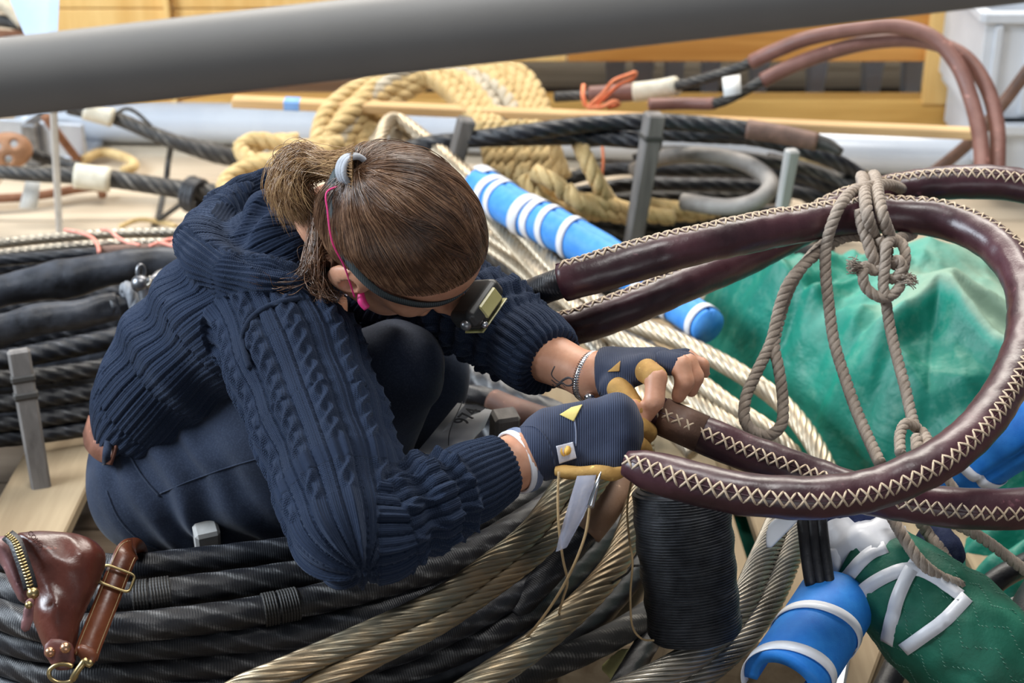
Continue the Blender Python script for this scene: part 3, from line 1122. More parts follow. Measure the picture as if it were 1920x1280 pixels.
wind(bc, [(1200, 345, .05), (1330, 325, .05), (1480, 350, .05), (1560, 400, .05)], .018)
wind(bc, [(1440, 300, .14), (1540, 322, .14), (1620, 360, .14), (1690, 420, .12)], .018)
wind(bc, [(1420, 330, .1), (1540, 350, .1), (1650, 420, .1)], .018, M_PARCEL)
cv = Tube(spline(ZL([(1400, 242, .34), (1460, 251, .335), (1532, 266, .325)]), .008), [.02, .0195, .0185], 22)
cv.obj('leather_sleeve', M_LEATHER_D, bc)
Tube(spline(ZL([(1528, 265, .325), (1552, 272, .32), (1578, 286, .31)]), .008), [.0165, .014, .008], 18).obj('cable_end', M_SERVED_G, bc)
gl = Tube(spline(ZL([(1190, 320, .20), (1232, 298, .24), (1300, 290, .27), (1380, 300, .27), (1434, 328, .26), (1444, 352, .25), (1420, 376, .23), (1370, 388, .21), (1280, 378, .2)]), .007), .0175, 22)
tag(gl.obj('grey_hose', simple('grey_cover', (.20, .18, .165), (.31, .285, .26), 30, .6, 0, .2, 200)), 'grey covered rope bent in a loop inside the back dark coil', 'rope')
strw = Tube(spline(ZL([(1500, 290, .2), (1560, 305, .2), (1618, 330, .18), (1660, 350, .17)]), .008), .014, 18, 4, .15, .1)
tag(strw.obj('straw_rope', M_MANILA), 'pale straw rope running down behind the rightmost stake', 'rope')


def stake(label, top, bot, d0, d1, wpx, m, collar=None, wn=None):
    """square weathered stake; top and bottom in photo pixels"""
    a, b = Q(*top, d0), Q(*bot, d1)
    t = thing('wooden_stake', label, 'stake', b, 'wooden stakes holding the coils')
    hw = wpx * d0 / FPX / 2
    ax = frame_from(b, a, (0.35, -1, 0.1))
    c = (a + b) / 2
    L = np.linalg.norm(a - b) / 2
    V, F = boxgeo(c, ax, (L, hw, hw * .85), .004)
    k = (V - c) @ ax[0] / L
    off = (V - c) - ((V - c) @ ax[0])[:, None] * ax[0]
    V = V - off * (np.clip(-k, 0, 1) * .12)[:, None]
    mesh('shaft', V, [list(dict.fromkeys(f)) for f in F.tolist()], m, t, smooth=False)
    for q in (collar or []):
        p = a + (b - a) * q
        V, F = boxgeo(p, ax, (.006, hw * 1.1, hw * .95), .003)
        mesh('binding', V, [list(dict.fromkeys(f)) for f in F.tolist()], M_SERVED_G, t, smooth=False)
    return t


stake('tall grey wooden stake standing in the middle of the back coil', (1228, 212), (1186, 462), 3.3, 3.42, 36, M_STAKE, [.17])
stake('short dark stake in front of the yellow hank', (876, 222), (846, 330), 3.34, 3.4, 32, M_STAKE)
stake('bleached wooden stake rightmost in the back coil', (1486, 280), (1466, 392), 3.25, 3.3, 26, M_STAKE_L)

# ================================================================== pale wire ropes sweeping from behind the head to the lower right
GW = dict(nrad=72, lobes=8, depth_=.42, pitch=.145)
def galv(pts, rpx, label, m=M_GALV, z=True, name='wire_rope', group=None, kw=None, step=.005):
    P = ZL(pts) if z else QL(pts)
    r = rpx * np.mean([depth(p) for p in P]) / FPX
    k = dict(GW)
    k.update(kw or {})
    o = Tube(spline(P, step), r, **k).obj(name, m)
    return tag(o, label, 'wire rope', group or ('bare wire ropes' if m in (M_BRONZE, M_STEEL_W) else 'pale wire ropes'))


galv([(700, 300, .3), (716, 250, .33), (741, 224, .33), (800, 262, .31), (900, 350, .28), (985, 440, .26), (1062, 520, .25), (1168, 597, .25), (1280, 642, .25), (1398, 706, .24), (1468, 758, .22), (1528, 835, .20), (1556, 900, .18), (1560, 990, .15)], 16.5, 'topmost long pale wire rope sweeping from behind the head to the green tarp')
galv([(735, 300, .27), (752, 245, .3), (790, 270, .28), (860, 345, .26), (950, 445, .24), (1040, 540, .24), (1136, 620, .25), (1273, 690, .24), (1379, 766, .22), (1448, 812, .2), (1500, 870, .17)], 15, 'second long pale wire rope just below the topmost one')
galv([(800, 300, .2), (872, 402, .2), (960, 466, .2), (1056, 528, .2), (1110, 590, .2), (1190, 668, .22), (1273, 728, .21), (1387, 806, .2), (1460, 850, .16)], 15, 'pale wire rope passing under the gloved hand to the brown leather')
galv([(820, 330, .17), (880, 432, .17), (960, 490, .17), (1040, 560, .17), (1085, 610, .18), (1150, 690, .2), (1225, 770, .2), (1300, 850, .17)], 14, 'pale wire rope nearest the bracelet, behind the wrist')
galv([(1010, 560, .16), (1060, 600, .19), (1110, 640, .2), (1180, 720, .19), (1240, 800, .16)], 14, 'short visible pale wire rope between the sleeve and the lower leather tube', M_STEEL_W)
galv([(692, 300, .22), (700, 262, .25), (722, 240, .26), (760, 272, .24), (820, 340, .22)], 10, 'thin pale wire rope curling out behind the top of the head')
galv([(1240, 790, .16), (1290, 770, .2), (1330, 800, .18), (1360, 860, .13)], 12, 'pale wire rope end seen between the two leather tubes at the hand')

# dark cables under those, behind the woman's far arm
dc = thing('cable_coil', 'dark tarred cables lying under the pale wire ropes beyond the far sleeve', 'coil', Zp(950, 560, 0))
for pts, r, m in (([(850, 370, .12), (940, 430, .13), (1030, 500, .14), (1120, 580, .15)], .02, M_SERVED), ([(840, 340, .08), (930, 400, .08), (1040, 470, .09), (1180, 560, .1), (1300, 640, .1)], .022, M_SERVED_G), ([(900, 560, .1), (1010, 640, .12), (1120, 720, .12), (1220, 820, .1)], .024, M_SERVED), ([(1000, 520, .08), (1140, 610, .1), (1280, 720, .1), (1380, 860, .08)], .024, M_SERVED), ([(850, 420, .12), (920, 470, .12), (1000, 530, .12), (1080, 600, .12)], .02, M_SERVED_G), ([(860, 450, .08), (930, 510, .08), (1010, 580, .08)], .02, M_SERVED),
                  ([(780, 640, .26), (840, 680, .26), (900, 716, .26), (980, 756, .26), (1060, 790, .25)], .024, M_SERVED2), ([(770, 690, .2), (840, 722, .2), (910, 754, .2), (1000, 800, .2)], .024, M_SERVED),
                  ([(790, 600, .2), (840, 640, .2), (900, 680, .2), (1000, 720, .2)], .022, M_SERVED_G),
                  ([(760, 800, .14), (830, 790, .15), (900, 800, .15), (980, 850, .15)], .022, M_SERVED2), ([(740, 850, .12), (820, 850, .13), (900, 880, .13), (980, 930, .14)], .024, M_SERVED)):
    wind(dc, pts, r, m)
wind(dc, [(1255, 470, .1), (1340, 470, .1), (1450, 440, .1), (1560, 440, .1)], .018)
wind(dc, [(1240, 500, .12), (1340, 498, .12), (1440, 480, .12), (1560, 470, .12)], .016, M_SERVED_G)
# glossy black hose end with whipping near the tag, brown leather heel
hs = thing('served_eye', 'glossy black served cable end with wire whipping above the white tag', 'cable', Zp(860, 745, .2))
tb, o = wind(hs, [(800, 770, .24), (830, 748, .26), (880, 742, .27), (940, 756, .26), (990, 778, .25), (1040, 800, .25)], .0175, M_SERVED2)
for q in (.010, .017, .024):
    Tube(np.array([tb.at(q, a, .001) for a in np.linspace(0, 2 * math.pi, 20, endpoint=False)]), .0028, 8, closed=True).obj('whipping', M_STEEL_D, hs)
tb = Tube(spline(ZL([(925, 752, .30), (960, 768, .30), (1010, 786, .30), (1060, 800, .29), (1110, 812, .28)]), .006), [.018, .02, .02, .019], 20)
tag(tb.obj('leather_cover', leather('brown_rough_leather', (.10, .045, .03), (.2, .10, .07), .65, 22)), 'rough brown leather sleeve on a cable between the two gloves', 'sleeve')
stake('short dark stake end beside the white tag and the blue glove', (948, 774), (940, 850), 2.24, 2.28, 50, M_STAKE)

# white paper tag with pencil writing
tp = QL([(858, 755, 2.17), (894, 757, 2.16), (922, 768, 2.15), (908, 800, 2.10), (872, 836, 2.03), (845, 868, 2.0), (812, 856, 2.0), (786, 842, 2.02), (826, 794, 2.10)])
tgo = mesh('paper_tag', tp, [list(range(9))[::-1]], simple('white_tag_paper', (.62, .63, .66), (.76, .77, .79), 16, .6))
tgo.modifiers.new('thickness', 'SOLIDIFY').thickness = .0012
tag(tgo, 'white paper tag with pencil writing lying between knee and gloves', 'tag')
BASE[tgo] = np.array(tgo.location)


def text(body, p, ex, ey, size, m, parent, name='lettering', ext=.0004):
    cu = bpy.data.curves.new(name, 'FONT')
    cu.body = body
    cu.size = size
    cu.align_x = 'CENTER'
    cu.align_y = 'CENTER'
    cu.extrude = ext
    tmp = bpy.data.objects.new(name, cu)
    COL.objects.link(tmp)
    dg = bpy.context.evaluated_depsgraph_get()
    me = bpy.data.meshes.new_from_object(tmp.evaluated_get(dg))
    COL.objects.unlink(tmp)
    bpy.data.objects.remove(tmp)
    co = np.array([v.co for v in me.vertices])
    F = [list(pl.vertices) for pl in me.polygons]
    ex, ey = np.asarray(ex, float), np.asarray(ey, float)
    ex /= np.linalg.norm(ex)
    ey = ey - ex * np.dot(ex, ey)
    ey /= np.linalg.norm(ey)
    nz = np.cross(ex, ey)
    V = np.asarray(p) + co[:, :1] * ex + co[:, 1:2] * ey + co[:, 2:] * nz
    return mesh(name, V, F, m, parent, smooth=False)


M_INK = simple('pencil_ink', (.05, .05, .06), (.09, .09, .10), 50, .7)
tn = np.cross(tp[8] - tp[0], tp[4] - tp[0])
tn /= np.linalg.norm(tn)
if np.dot(tn, C0 - tp[0]) < 0:
    tn = -tn
tc = Q(876, 782, 2.118)
exx = Q(890, 770, 2.135) - Q(862, 796, 2.10)
text('974', Q(877, 783, 2.105) + tn * .002, exx, np.cross(tn, exx), .030, M_INK, tgo)
for pts in (([(867, 756, 2.16), (842, 818, 2.045), (841, 838, 2.03)]),):
    Tube(spline(QL(pts) + tn * .0022, .006), .0007, 6).obj('pencil_line', M_INK, tgo)

# ================================================================== blue foam padding with white tape
bp = thing('padded_cable', 'long blue foam padding tied with white tape between the head and the green tarp', 'padding', Zp(1100, 470, .1))
bt_ = Tube(spline(ZL([(900, 348, .30), (960, 388, .30), (1050, 434, .30), (1130, 476, .29), (1210, 530, .28), (1330, 612, .27)]), .006), [.036, .038, .037, .034, .031, .029], 40,
           bumps=lambda T, S, P: .0015 * vnoise(P * 30) - .004 * np.exp(-((T - 5.35) / .09) ** 2))
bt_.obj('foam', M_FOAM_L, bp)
L_ = bt_.s[-1]
for u0, u1, w_ in ((.065, .055, .022), (.082, .105, .016), (.19, .175, .026), (.205, .22, .018), (.24, .265, .015), (.30, .31, .014), (.52, .50, .016), (.60, .58, .016), (.66, .655, .014)):
    V, F = wrap_strip(bt_, [(u0, -1.9), (u0 * .7 + u1 * .3, -.8), ((u0 + u1) / 2, .3), (u1, 1.7)], w_, .002, 26)
    mesh('tape', V, F, M_TAPE_W, bp)
V, F = wrap_strip(bt_, [(.01, -2.2), (.01, -1.2), (.012, -.6)], .035, .0025, 12)
mesh('tape', V, F, M_TAPE_W, bp)

bp = thing('padded_cable', 'blue foam padding with white tape under the leather loop at the right edge', 'padding', Zp(1850, 870, .1))
b2 = Tube(spline(QL([(1752, 918, 2.2), (1810, 884, 2.17), (1870, 846, 2.14), (1960, 786, 2.1)]), .006), [.03, .036, .038, .04], 36, bumps=lambda T, S, P: .0015 * vnoise(P * 30) - .006 * np.exp(-((T - .5) / .10) ** 2))
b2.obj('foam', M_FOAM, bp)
for u, w_ in ((.068, .014), (.012, .014)):
    V, F = wrap_strip(b2, [(u, -2), (u, -.6), (u + .008, .5), (u + .012, 1.9)], w_, .002, 24)
    mesh('tape', V, F, M_TAPE_W, bp)

# ================================================================== green tarpaulin bundle
def tarp(name, cx, cy, rx, ry, hgt, n, seed, m, label, ang=0.0, z0=.02, cutl=None, flap=None):
    g = np.linspace(-1.12, 1.12, n)
    A, Bq = np.meshgrid(g, g, indexing='ij')
    R = np.sqrt(A ** 2 + Bq ** 2)
    base = np.clip(1 - R ** 3.4, 0, 1) ** .6
    P = np.stack([A, Bq, np.full_like(A, seed * .37)], -1)
    wx = fbm(P * 1.3 + 5, 2, seed)
    wy = fbm(P * 1.3 + 9, 2, seed + 3)
    lump = fbm(P * 1.15 + 2, 2, seed + 11)
    q = np.random.default_rng(seed)
    def cells(P2, nc):
        sd_ = q.uniform(-1.5, 1.5, (nc, 2))
        d = np.full(A.shape, 9.0)
        for (a_, b_) in sd_:
            d = np.minimum(d, np.hypot(P2[0] - a_, P2[1] - b_))
        return d * math.sqrt(nc) / 3
    wp = (A + .22 * wx, Bq * .8 + .22 * wy)
    c1 = cells(wp, 16)
    c2 = cells((wp[0] * .8 + wp[1] * .5, wp[1] - .4 * wp[0]), 60)
    c3 = cells((A + .08 * wy, Bq + .08 * wx), 260)
    front = np.clip(.75 - .5 * Bq - .25 * A, .25, 1.2)
    fold = front * (.19 * (c1 ** 1.2 - .35) + .10 * (c2 ** 1.1 - .4)) + .030 * (c3 - .4) * np.clip(.6 + vnoise(P * 2.3, seed + 2), .15, 1.2)
    H = base * (hgt * (.86 + .20 * lump) + fold) + (1 - base) * .004 * (wx + 1)
    WX = cx + rx * (A * math.cos(ang) - Bq * math.sin(ang))
    WY = cy + ry * (A * math.sin(ang) + Bq * math.cos(ang))
    for k in range(95):                              # creases of the crumpled sheet
        qx, qy = cx + rx * q.uniform(-1, 1), cy + ry * q.uniform(-1, 1)
        an = q.normal(1.15, .55) + (math.pi / 2 if q.uniform() < .3 else 0)
        w_ = q.uniform(.012, .040)
        ln_ = q.uniform(.05, .17)
        am = q.uniform(.010, .026) * (w_ / .03) ** .5 * (1 if q.uniform() < .55 else -1)
        if qx > cx and qy > cy:
            am *= .4
        dx_, dy_ = WX + .012 * wx - qx, WY + .012 * wy - qy
        al_, ac_ = dx_ * math.cos(an) + dy_ * math.sin(an), -dx_ * math.sin(an) + dy_ * math.cos(an)
        H = H + base * am * np.clip(1 - np.abs(ac_) / w_, 0, 1) * np.clip(1 - (al_ / ln_) ** 2, 0, 1)
    n5 = fbm(np.stack([A * 3.1, Bq * 3.1, np.full_like(A, 3.3)], -1), 4, 21)
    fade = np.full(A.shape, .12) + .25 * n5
    if flap is not None:                             # a clean fold hanging over the front of the bundle
        fl_ = np.array([p[:2] for p in flap])
        dmin = np.full(A.shape, 9.0)
        ins = np.zeros(A.shape, bool)
        jx, jy = WX + .012 * wx, WY + .012 * wy
        for k in range(len(fl_)):
            a_, b_ = fl_[k], fl_[(k + 1) % len(fl_)]
            e_ = b_ - a_
            t_ = np.clip(((jx - a_[0]) * e_[0] + (jy - a_[1]) * e_[1]) / (e_ @ e_), 0, 1)
            dmin = np.minimum(dmin, np.hypot(jx - a_[0] - t_ * e_[0], jy - a_[1] - t_ * e_[1]))
            cn = (a_[1] <= jy) != (b_[1] <= jy)
            ins ^= cn & (jx < a_[0] + (jy - a_[1]) / (b_[1] - a_[1] + 1e-12) * e_[0])
        sg = np.where(ins, dmin, -dmin)
        H = H - base * (.030 * np.clip(sg / .03 + .3, 0, 1) + .75 * np.clip(sg, 0, .2) + .35 * np.clip(sg, 0, .2) * (fold / .06)) + base * .018 * np.exp(-((sg + .012) / .016) ** 2)
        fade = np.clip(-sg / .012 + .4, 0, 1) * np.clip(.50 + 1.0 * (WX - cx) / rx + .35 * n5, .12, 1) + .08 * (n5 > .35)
    if cutl is not None:
        e = cutl[1] - cutl[0]
        nn = -np.array([-e[1], e[0]]) / np.linalg.norm(e[:2])
        ca_, sa_ = math.cos(ang), math.sin(ang)
        sd2 = (cx + rx * (A * ca_ - Bq * sa_) - cutl[0][0]) * nn[0] + (cy + ry * (A * sa_ + Bq * ca_) - cutl[0][1]) * nn[1]
        H = H * np.clip((sd2 + .03 + .02 * wx) / .10, 0, 1) ** .6
    H = np.maximum(H, .002)
    for _ in range(1):
        H[1:-1, 1:-1] = (H[1:-1, 1:-1] * 4 + H[:-2, 1:-1] + H[2:, 1:-1] + H[1:-1, :-2] + H[1:-1, 2:]) / 8
    ca, sa = math.cos(ang), math.sin(ang)
    X = cx + rx * (A * ca - Bq * sa) + .02 * wx
    Y = cy + ry * (A * sa + Bq * ca) + .02 * wy
    V = np.stack([X, Y, z0 + H], -1).reshape(-1, 3)
    i, j = np.meshgrid(np.arange(n - 1), np.arange(n - 1), indexing='ij')
    F = np.stack([i * n + j, (i + 1) * n + j, (i + 1) * n + j + 1, i * n + j + 1], -1).reshape(-1, 4)
    keep = (R.reshape(-1)[F] < 1.1).all(1)
    F = F[keep]
    used = np.unique(F)
    mp = np.full(len(V), -1)
    mp[used] = np.arange(len(used))
    o = mesh(name, V[used], mp[F], m)
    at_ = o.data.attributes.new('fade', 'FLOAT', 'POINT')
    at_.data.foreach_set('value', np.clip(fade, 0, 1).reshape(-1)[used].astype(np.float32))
    md = o.modifiers.new('thickness', 'SOLIDIFY')
    md.thickness = .0012
    return tag(o, label, 'tarpaulin')


def tarp_mat():
    t = NT('green_tarp')
    v = t.coord()
    n1 = t.noise(v, 3.2, 3, .6)
    n2 = t.noise(v, 30, 5, .7)
    n3 = t.noise(v, 8, 4, .65, .5)
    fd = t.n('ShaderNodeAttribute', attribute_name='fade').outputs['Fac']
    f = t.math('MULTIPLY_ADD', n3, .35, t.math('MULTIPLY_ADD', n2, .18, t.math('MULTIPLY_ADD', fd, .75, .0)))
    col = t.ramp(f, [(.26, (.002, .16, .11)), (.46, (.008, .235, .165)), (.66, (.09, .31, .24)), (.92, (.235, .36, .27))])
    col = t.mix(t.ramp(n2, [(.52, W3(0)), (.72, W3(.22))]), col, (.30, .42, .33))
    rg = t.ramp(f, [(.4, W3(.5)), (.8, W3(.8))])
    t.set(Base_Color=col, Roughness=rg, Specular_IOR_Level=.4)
    nb = t.bump(t.noise(v, 9, 4, .55, .6), .45, .02)
    t.bump(t.noise(v, 46, 4, .6), .4, .004, nb)
    return t.m


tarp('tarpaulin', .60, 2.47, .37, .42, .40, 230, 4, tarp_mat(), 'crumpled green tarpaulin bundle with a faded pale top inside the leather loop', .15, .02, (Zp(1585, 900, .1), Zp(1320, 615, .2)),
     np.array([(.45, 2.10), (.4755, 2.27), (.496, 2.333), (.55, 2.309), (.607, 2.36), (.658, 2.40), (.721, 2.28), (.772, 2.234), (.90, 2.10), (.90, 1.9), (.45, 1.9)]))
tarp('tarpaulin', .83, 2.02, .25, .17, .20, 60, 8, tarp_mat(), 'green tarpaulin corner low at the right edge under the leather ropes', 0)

# ================================================================== front leather covered loops with cross stitching
def stitch(tb, parent, ths, pitch=.0125, half=.42, r=.00125, u0=0., u1=None, name='stitching'):
    """herringbone cross stitches along the seam; ths = [(fraction, theta)]"""
    L = tb.s[-1]
    u1 = L if u1 is None else u1
    fr_, th_ = zip(*ths)
    bg_ = Bag()
    n = int((u1 - u0) / pitch)
    for k in range(n):
        for s in (-1, 1):
            ua = u0 + k * pitch + RNG.normal(0, .0005)
            ub = ua + pitch * (1.0 + RNG.normal(0, .05))
            t0 = np.interp(ua / L, fr_, th_)
            hh = half * (1 + RNG.normal(0, .05))
            uu = np.linspace(ua, ub, 5)
            tt = t0 + s * np.linspace(-hh, hh, 5)
            lift = np.array([-.0012, .0008, .0014 + .0007 * (s > 0), .0008, -.0012])
            P = np.array([tb.at(uu[q], tt[q], lift[q]) for q in range(5)])
            bg_.tube(P, r, 5)
    o = bg_.obj(name, M_THREAD, parent)
    seam = spline(np.array([tb.at(x, np.interp(x / L, fr_, th_), .0002) for x in np.linspace(u0, u1, 80)]), .008)
    Tube(seam, .0009, 5).obj('seam', M_LEATHER, parent)
    return o


crease = lambda T, S, P: .0011 * vnoise(P * np.array([26, 26, 26])) + .0007 * vnoise(P * 80, 3) + .0006 * np.sin(S * 150 + 3 * vnoise(P * 14)) * np.clip(vnoise(P * 9, 5), 0, 1)
lp = thing('leather_strop', 'near burgundy leather covered loop with pale cross stitching, its end under the gloved hand', 'rope', Q(1500, 950, 1.82))
pts1 = [(1172, 868, 1.80), (1230, 886, 1.79), (1340, 915, 1.775), (1450, 931, 1.77), (1550, 931, 1.775), (1650, 912, 1.79), (1745, 872, 1.81), (1830, 805, 1.85), (1893, 716, 1.91), (1925, 620, 1.98), (1916, 530, 2.05), (1868, 462, 2.11), (1785, 418, 2.16), (1690, 402, 2.18), (1590, 408, 2.17), (1480, 424, 2.14), (1360, 448, 2.09), (1240, 476, 2.06), (1140, 505, 2.05), (1044, 533, 2.06), (985, 556, 2.11), (905, 592, 2.22)]
P1 = spline(QL(pts1), .006)
n1 = len(P1)
q1 = P1 - C0
px1 = 960 + FPX * (q1 @ AX_R) / (q1 @ AX_F)
cut = int(n1 * .6) + int(np.argmin(np.abs(px1[int(n1 * .6):] - 1044)))
e_ = np.interp(np.linspace(0, 1, cut), [0, .012, .03, .45, 1], [.014, .0195, .0225, .0235, .0243])
t1 = Tube(P1[:cut], e_, 40, bumps=crease)
t1.obj('leather_cover', M_LEATHER, lp)
stitch(t1, lp, [(0, -.25), (.06, .0), (.16, .22), (.30, .25), (.40, .35), (.47, .8), (.53, 1.4), (.60, 1.35), (.72, 1.2), (1, 1.2)], .0128, .40)
t1b = Tube(P1[cut - 3:], .0185, 28, 6, .05, .2)
t1b.obj('served_end', M_SERVED2, lp)

lp = thing('leather_strop', 'farther burgundy leather covered rope crossing under the near loop and leaving at the right', 'rope', Q(1500, 930, 1.95))
pts2 = [(1224, 772, 1.90), (1300, 806, 1.89), (1380, 840, 1.89), (1460, 870, 1.89), (1540, 900, 1.89), (1620, 926, 1.88), (1710, 942, 1.87), (1800, 952, 1.87), (1930, 952, 1.89), (2050, 930, 1.95), (2150, 840, 2.05), (2190, 700, 2.14), (2160, 540, 2.22), (2070, 420, 2.27), (1960, 360, 2.28), (1860, 342, 2.28), (1760, 344, 2.28), (1660, 362, 2.28), (1570, 392, 2.27), (1490, 436, 2.26), (1400, 482, 2.22), (1290, 530, 2.16), (1180, 577, 2.13), (1100, 606, 2.12), (1040, 624, 2.13), (980, 644, 2.15)]
P2 = spline(QL(pts2), .006)
n2 = len(P2)
t2 = Tube(P2, [.0205, .022, .0235, .0235, .0235, .0235, .0235, .023, .0235, .0232], 40, bumps=crease)
t2.obj('leather_cover', M_LEATHER, lp)
stitch(t2, lp, [(0, -.15), (.05, -.1), (.10, -.2), (.15, .1), (.22, .3), (.30, .4), (.45, .8), (.55, .6), (.62, .45), (.69, .75), (.75, 1.2), (1, 1.2)], .0125, .36)
V, F = wrap_strip(t2, [(.035, -3.0), (.035, -1), (.035, 1), (.035, 3.0)], .05, .0008, 40)
mesh('leather_patch', V, F, leather('brown_patch_leather', (.11, .06, .04), (.18, .10, .07), .6, 30), lp)

# ================================================================== taupe cord lashing the loops
cdn = thing('cord', 'taupe laid cord tied round the leather loops, its loops hanging in front of the tarp', 'cord', Q(1650, 560, 2.1))
CK = dict(nrad=24, lobes=3, depth_=.26, pitch=.030)
def cord(pts, rpx=10.5, m=M_CORD, par=None, name='strand'):
    P = QL(pts)
    r = 1.14 * rpx * np.mean([depth(p) for p in P]) / FPX
    return Tube(spline(P, .003), r, **CK).obj(name, m, par or cdn)


cord([(1618, 352, 2.30), (1615, 332, 2.26), (1619, 340, 2.2), (1622, 372, 2.13), (1626, 402, 2.11), (1634, 430, 2.12), (1642, 455, 2.15), (1640, 480, 2.15)])
cord([(1642, 352, 2.30), (1638, 330, 2.26), (1643, 338, 2.2), (1648, 374, 2.13), (1655, 404, 2.11), (1664, 430, 2.12), (1674, 452, 2.15), (1690, 446, 2.17), (1710, 438, 2.2)])
cord([(1690, 354, 2.26), (1668, 346, 2.21), (1645, 347, 2.18), (1620, 352, 2.16), (1600, 358, 2.15), (1576, 384, 2.12), (1560, 420, 2.12), (1549, 462, 2.13), (1548, 510, 2.13), (1554, 570, 2.13), (1564, 640, 2.12), (1585, 710, 2.1), (1606, 770, 2.07), (1632, 830, 2.03), (1650, 868, 2.0)], 10)
cord([(1636, 450, 2.16), (1610, 442, 2.17), (1580, 446, 2.17), (1552, 462, 2.16), (1510, 494, 2.15), (1478, 532, 2.14), (1462, 574, 2.14), (1446, 640, 2.13), (1418, 700, 2.12), (1398, 748, 2.11), (1398, 792, 2.10), (1416, 810, 2.10), (1442, 816, 2.10), (1464, 798, 2.10), (1468, 755, 2.11), (1460, 690, 2.12), (1452, 650, 2.13), (1464, 590, 2.16), (1486, 530, 2.17), (1530, 470, 2.18), (1570, 444, 2.19), (1610, 436, 2.19)], 10)
# knot below the loops
cord([(1612, 392, 2.12), (1616, 420, 2.12), (1626, 450, 2.12), (1636, 480, 2.12), (1646, 500, 2.13), (1660, 498, 2.14), (1664, 470, 2.15), (1656, 446, 2.16)], 10.5)
cord([(1648, 446, 2.12), (1658, 470, 2.12), (1654, 500, 2.12), (1640, 508, 2.12), (1624, 498, 2.12), (1618, 510, 2.11), (1622, 536, 2.11), (1642, 554, 2.11), (1662, 558, 2.11), (1684, 542, 2.11), (1692, 512, 2.12), (1698, 480, 2.12), (1690, 456, 2.13), (1674, 448, 2.13), (1662, 462, 2.11), (1660, 496, 2.11), (1656, 530, 2.11), (1660, 560, 2.11)], 9.5)
cord([(1676, 500, 2.12), (1684, 486, 2.11), (1692, 500, 2.11), (1682, 518, 2.11), (1670, 524, 2.12)], 9)
cord([(1660, 556, 2.12), (1668, 610, 2.12), (1682, 670, 2.1), (1698, 730, 2.07), (1708, 775, 2.05), (1716, 800, 2.03), (1730, 812, 2.02), (1738, 838, 1.98), (1722, 848, 1.97), (1718, 820, 1.99)], 10)
cord([(1718, 800, 2.02), (1698, 794, 2.01), (1688, 812, 2.0), (1688, 850, 1.97)], 9.5)
# frayed ends
for (x, y, dx, dy) in ((1612, 502, -22, -6), (1690, 520, 28, 6)):
    fb = Bag()
    for k in range(60):
        a = Q(x + RNG.normal(0, 6), y + RNG.normal(0, 7), 2.11 + RNG.normal(0, .004))
        b = Q(x + dx * RNG.uniform(.4, 1.2), y + dy + RNG.normal(0, 7), 2.105 + RNG.normal(0, .006))
        fb.tube(np.array([a, (a + b) / 2 + RNG.normal(0, .0015, 3), b]), .0006, 4)
    fr = fb.obj('frayed_end', M_CORD, cdn)
    fr['kind'] = 'stuff'
# lower cords running away under the loops
cdn2 = thing('cord', 'taupe cord passing below the leather loops over the green quilted padding', 'cord', Q(1750, 1050, 1.9))
cord([(1668, 960, 1.93), (1690, 1000, 1.92), (1726, 1052, 1.90), (1760, 1080, 1.90), (1798, 1096, 1.90), (1802, 1104, 1.92), (1790, 1080, 1.95), (1770, 1040, 1.97), (1740, 1000, 1.99), (1720, 968, 1.98)], 10.5, par=cdn2)
cord([(1700, 950, 1.98), (1760, 972, 1.98), (1800, 986, 1.98), (1850, 1014, 1.99), (1900, 1052, 2.0), (1990, 1120, 2.02)], 10, par=cdn2)
cord([(1756, 870, 2.02), (1778, 900, 2.02), (1800, 930, 2.02)], 8, par=cdn2)

# ================================================================== large dark coil in front of the person
fc = thing('cable_coil', 'large coil of black served cable in front of the crouching person, under the leather bag', 'coil', Zp(400, 1200, 0))
def whip(tb, u, ln, parent, m=M_SERVED_G):
    uu = np.arange(u, u + ln, .0032)
    bg_ = Bag()
    for x in uu:
        bg_.tube(np.array([tb.at(x, a, .0006) for a in np.linspace(0, 2 * math.pi, 26, endpoint=False)]), .0017, 6, closed=True)
    return bg_.obj('whipping', m, parent)


R = .0175
C6 = dict(lobes=6, dp=.085, pitch=.26, nrad=28, step=.006)
wind(fc, [(-160, 1010, .30), (0, 1046, .32), (120, 1060, .33), (258, 1062, .34), (352, 1053, .34), (470, 1040, .34), (580, 1026, .34), (700, 1002, .33), (820, 966, .31), (930, 920, .29), (1010, 870, .27), (1060, 800, .24)], .0165, M_SERVED, ring=True, **C6)
t_, o_ = wind(fc, [(-160, 1056, .32), (0, 1102, .335), (110, 1124, .345), (250, 1119, .35), (352, 1106, .35), (480, 1090, .35), (598, 1070, .35), (720, 1046, .345), (850, 1004, .33), (960, 952, .32), (1040, 900, .30), (1100, 830, .27)], R, M_SERVED2, ring=True, **C6)
def u_at(tb, px):
    q = tb.P - C0
    return tb.s[np.argmin(np.abs(960 + FPX * (q @ AX_R) / (q @ AX_F) - px))]


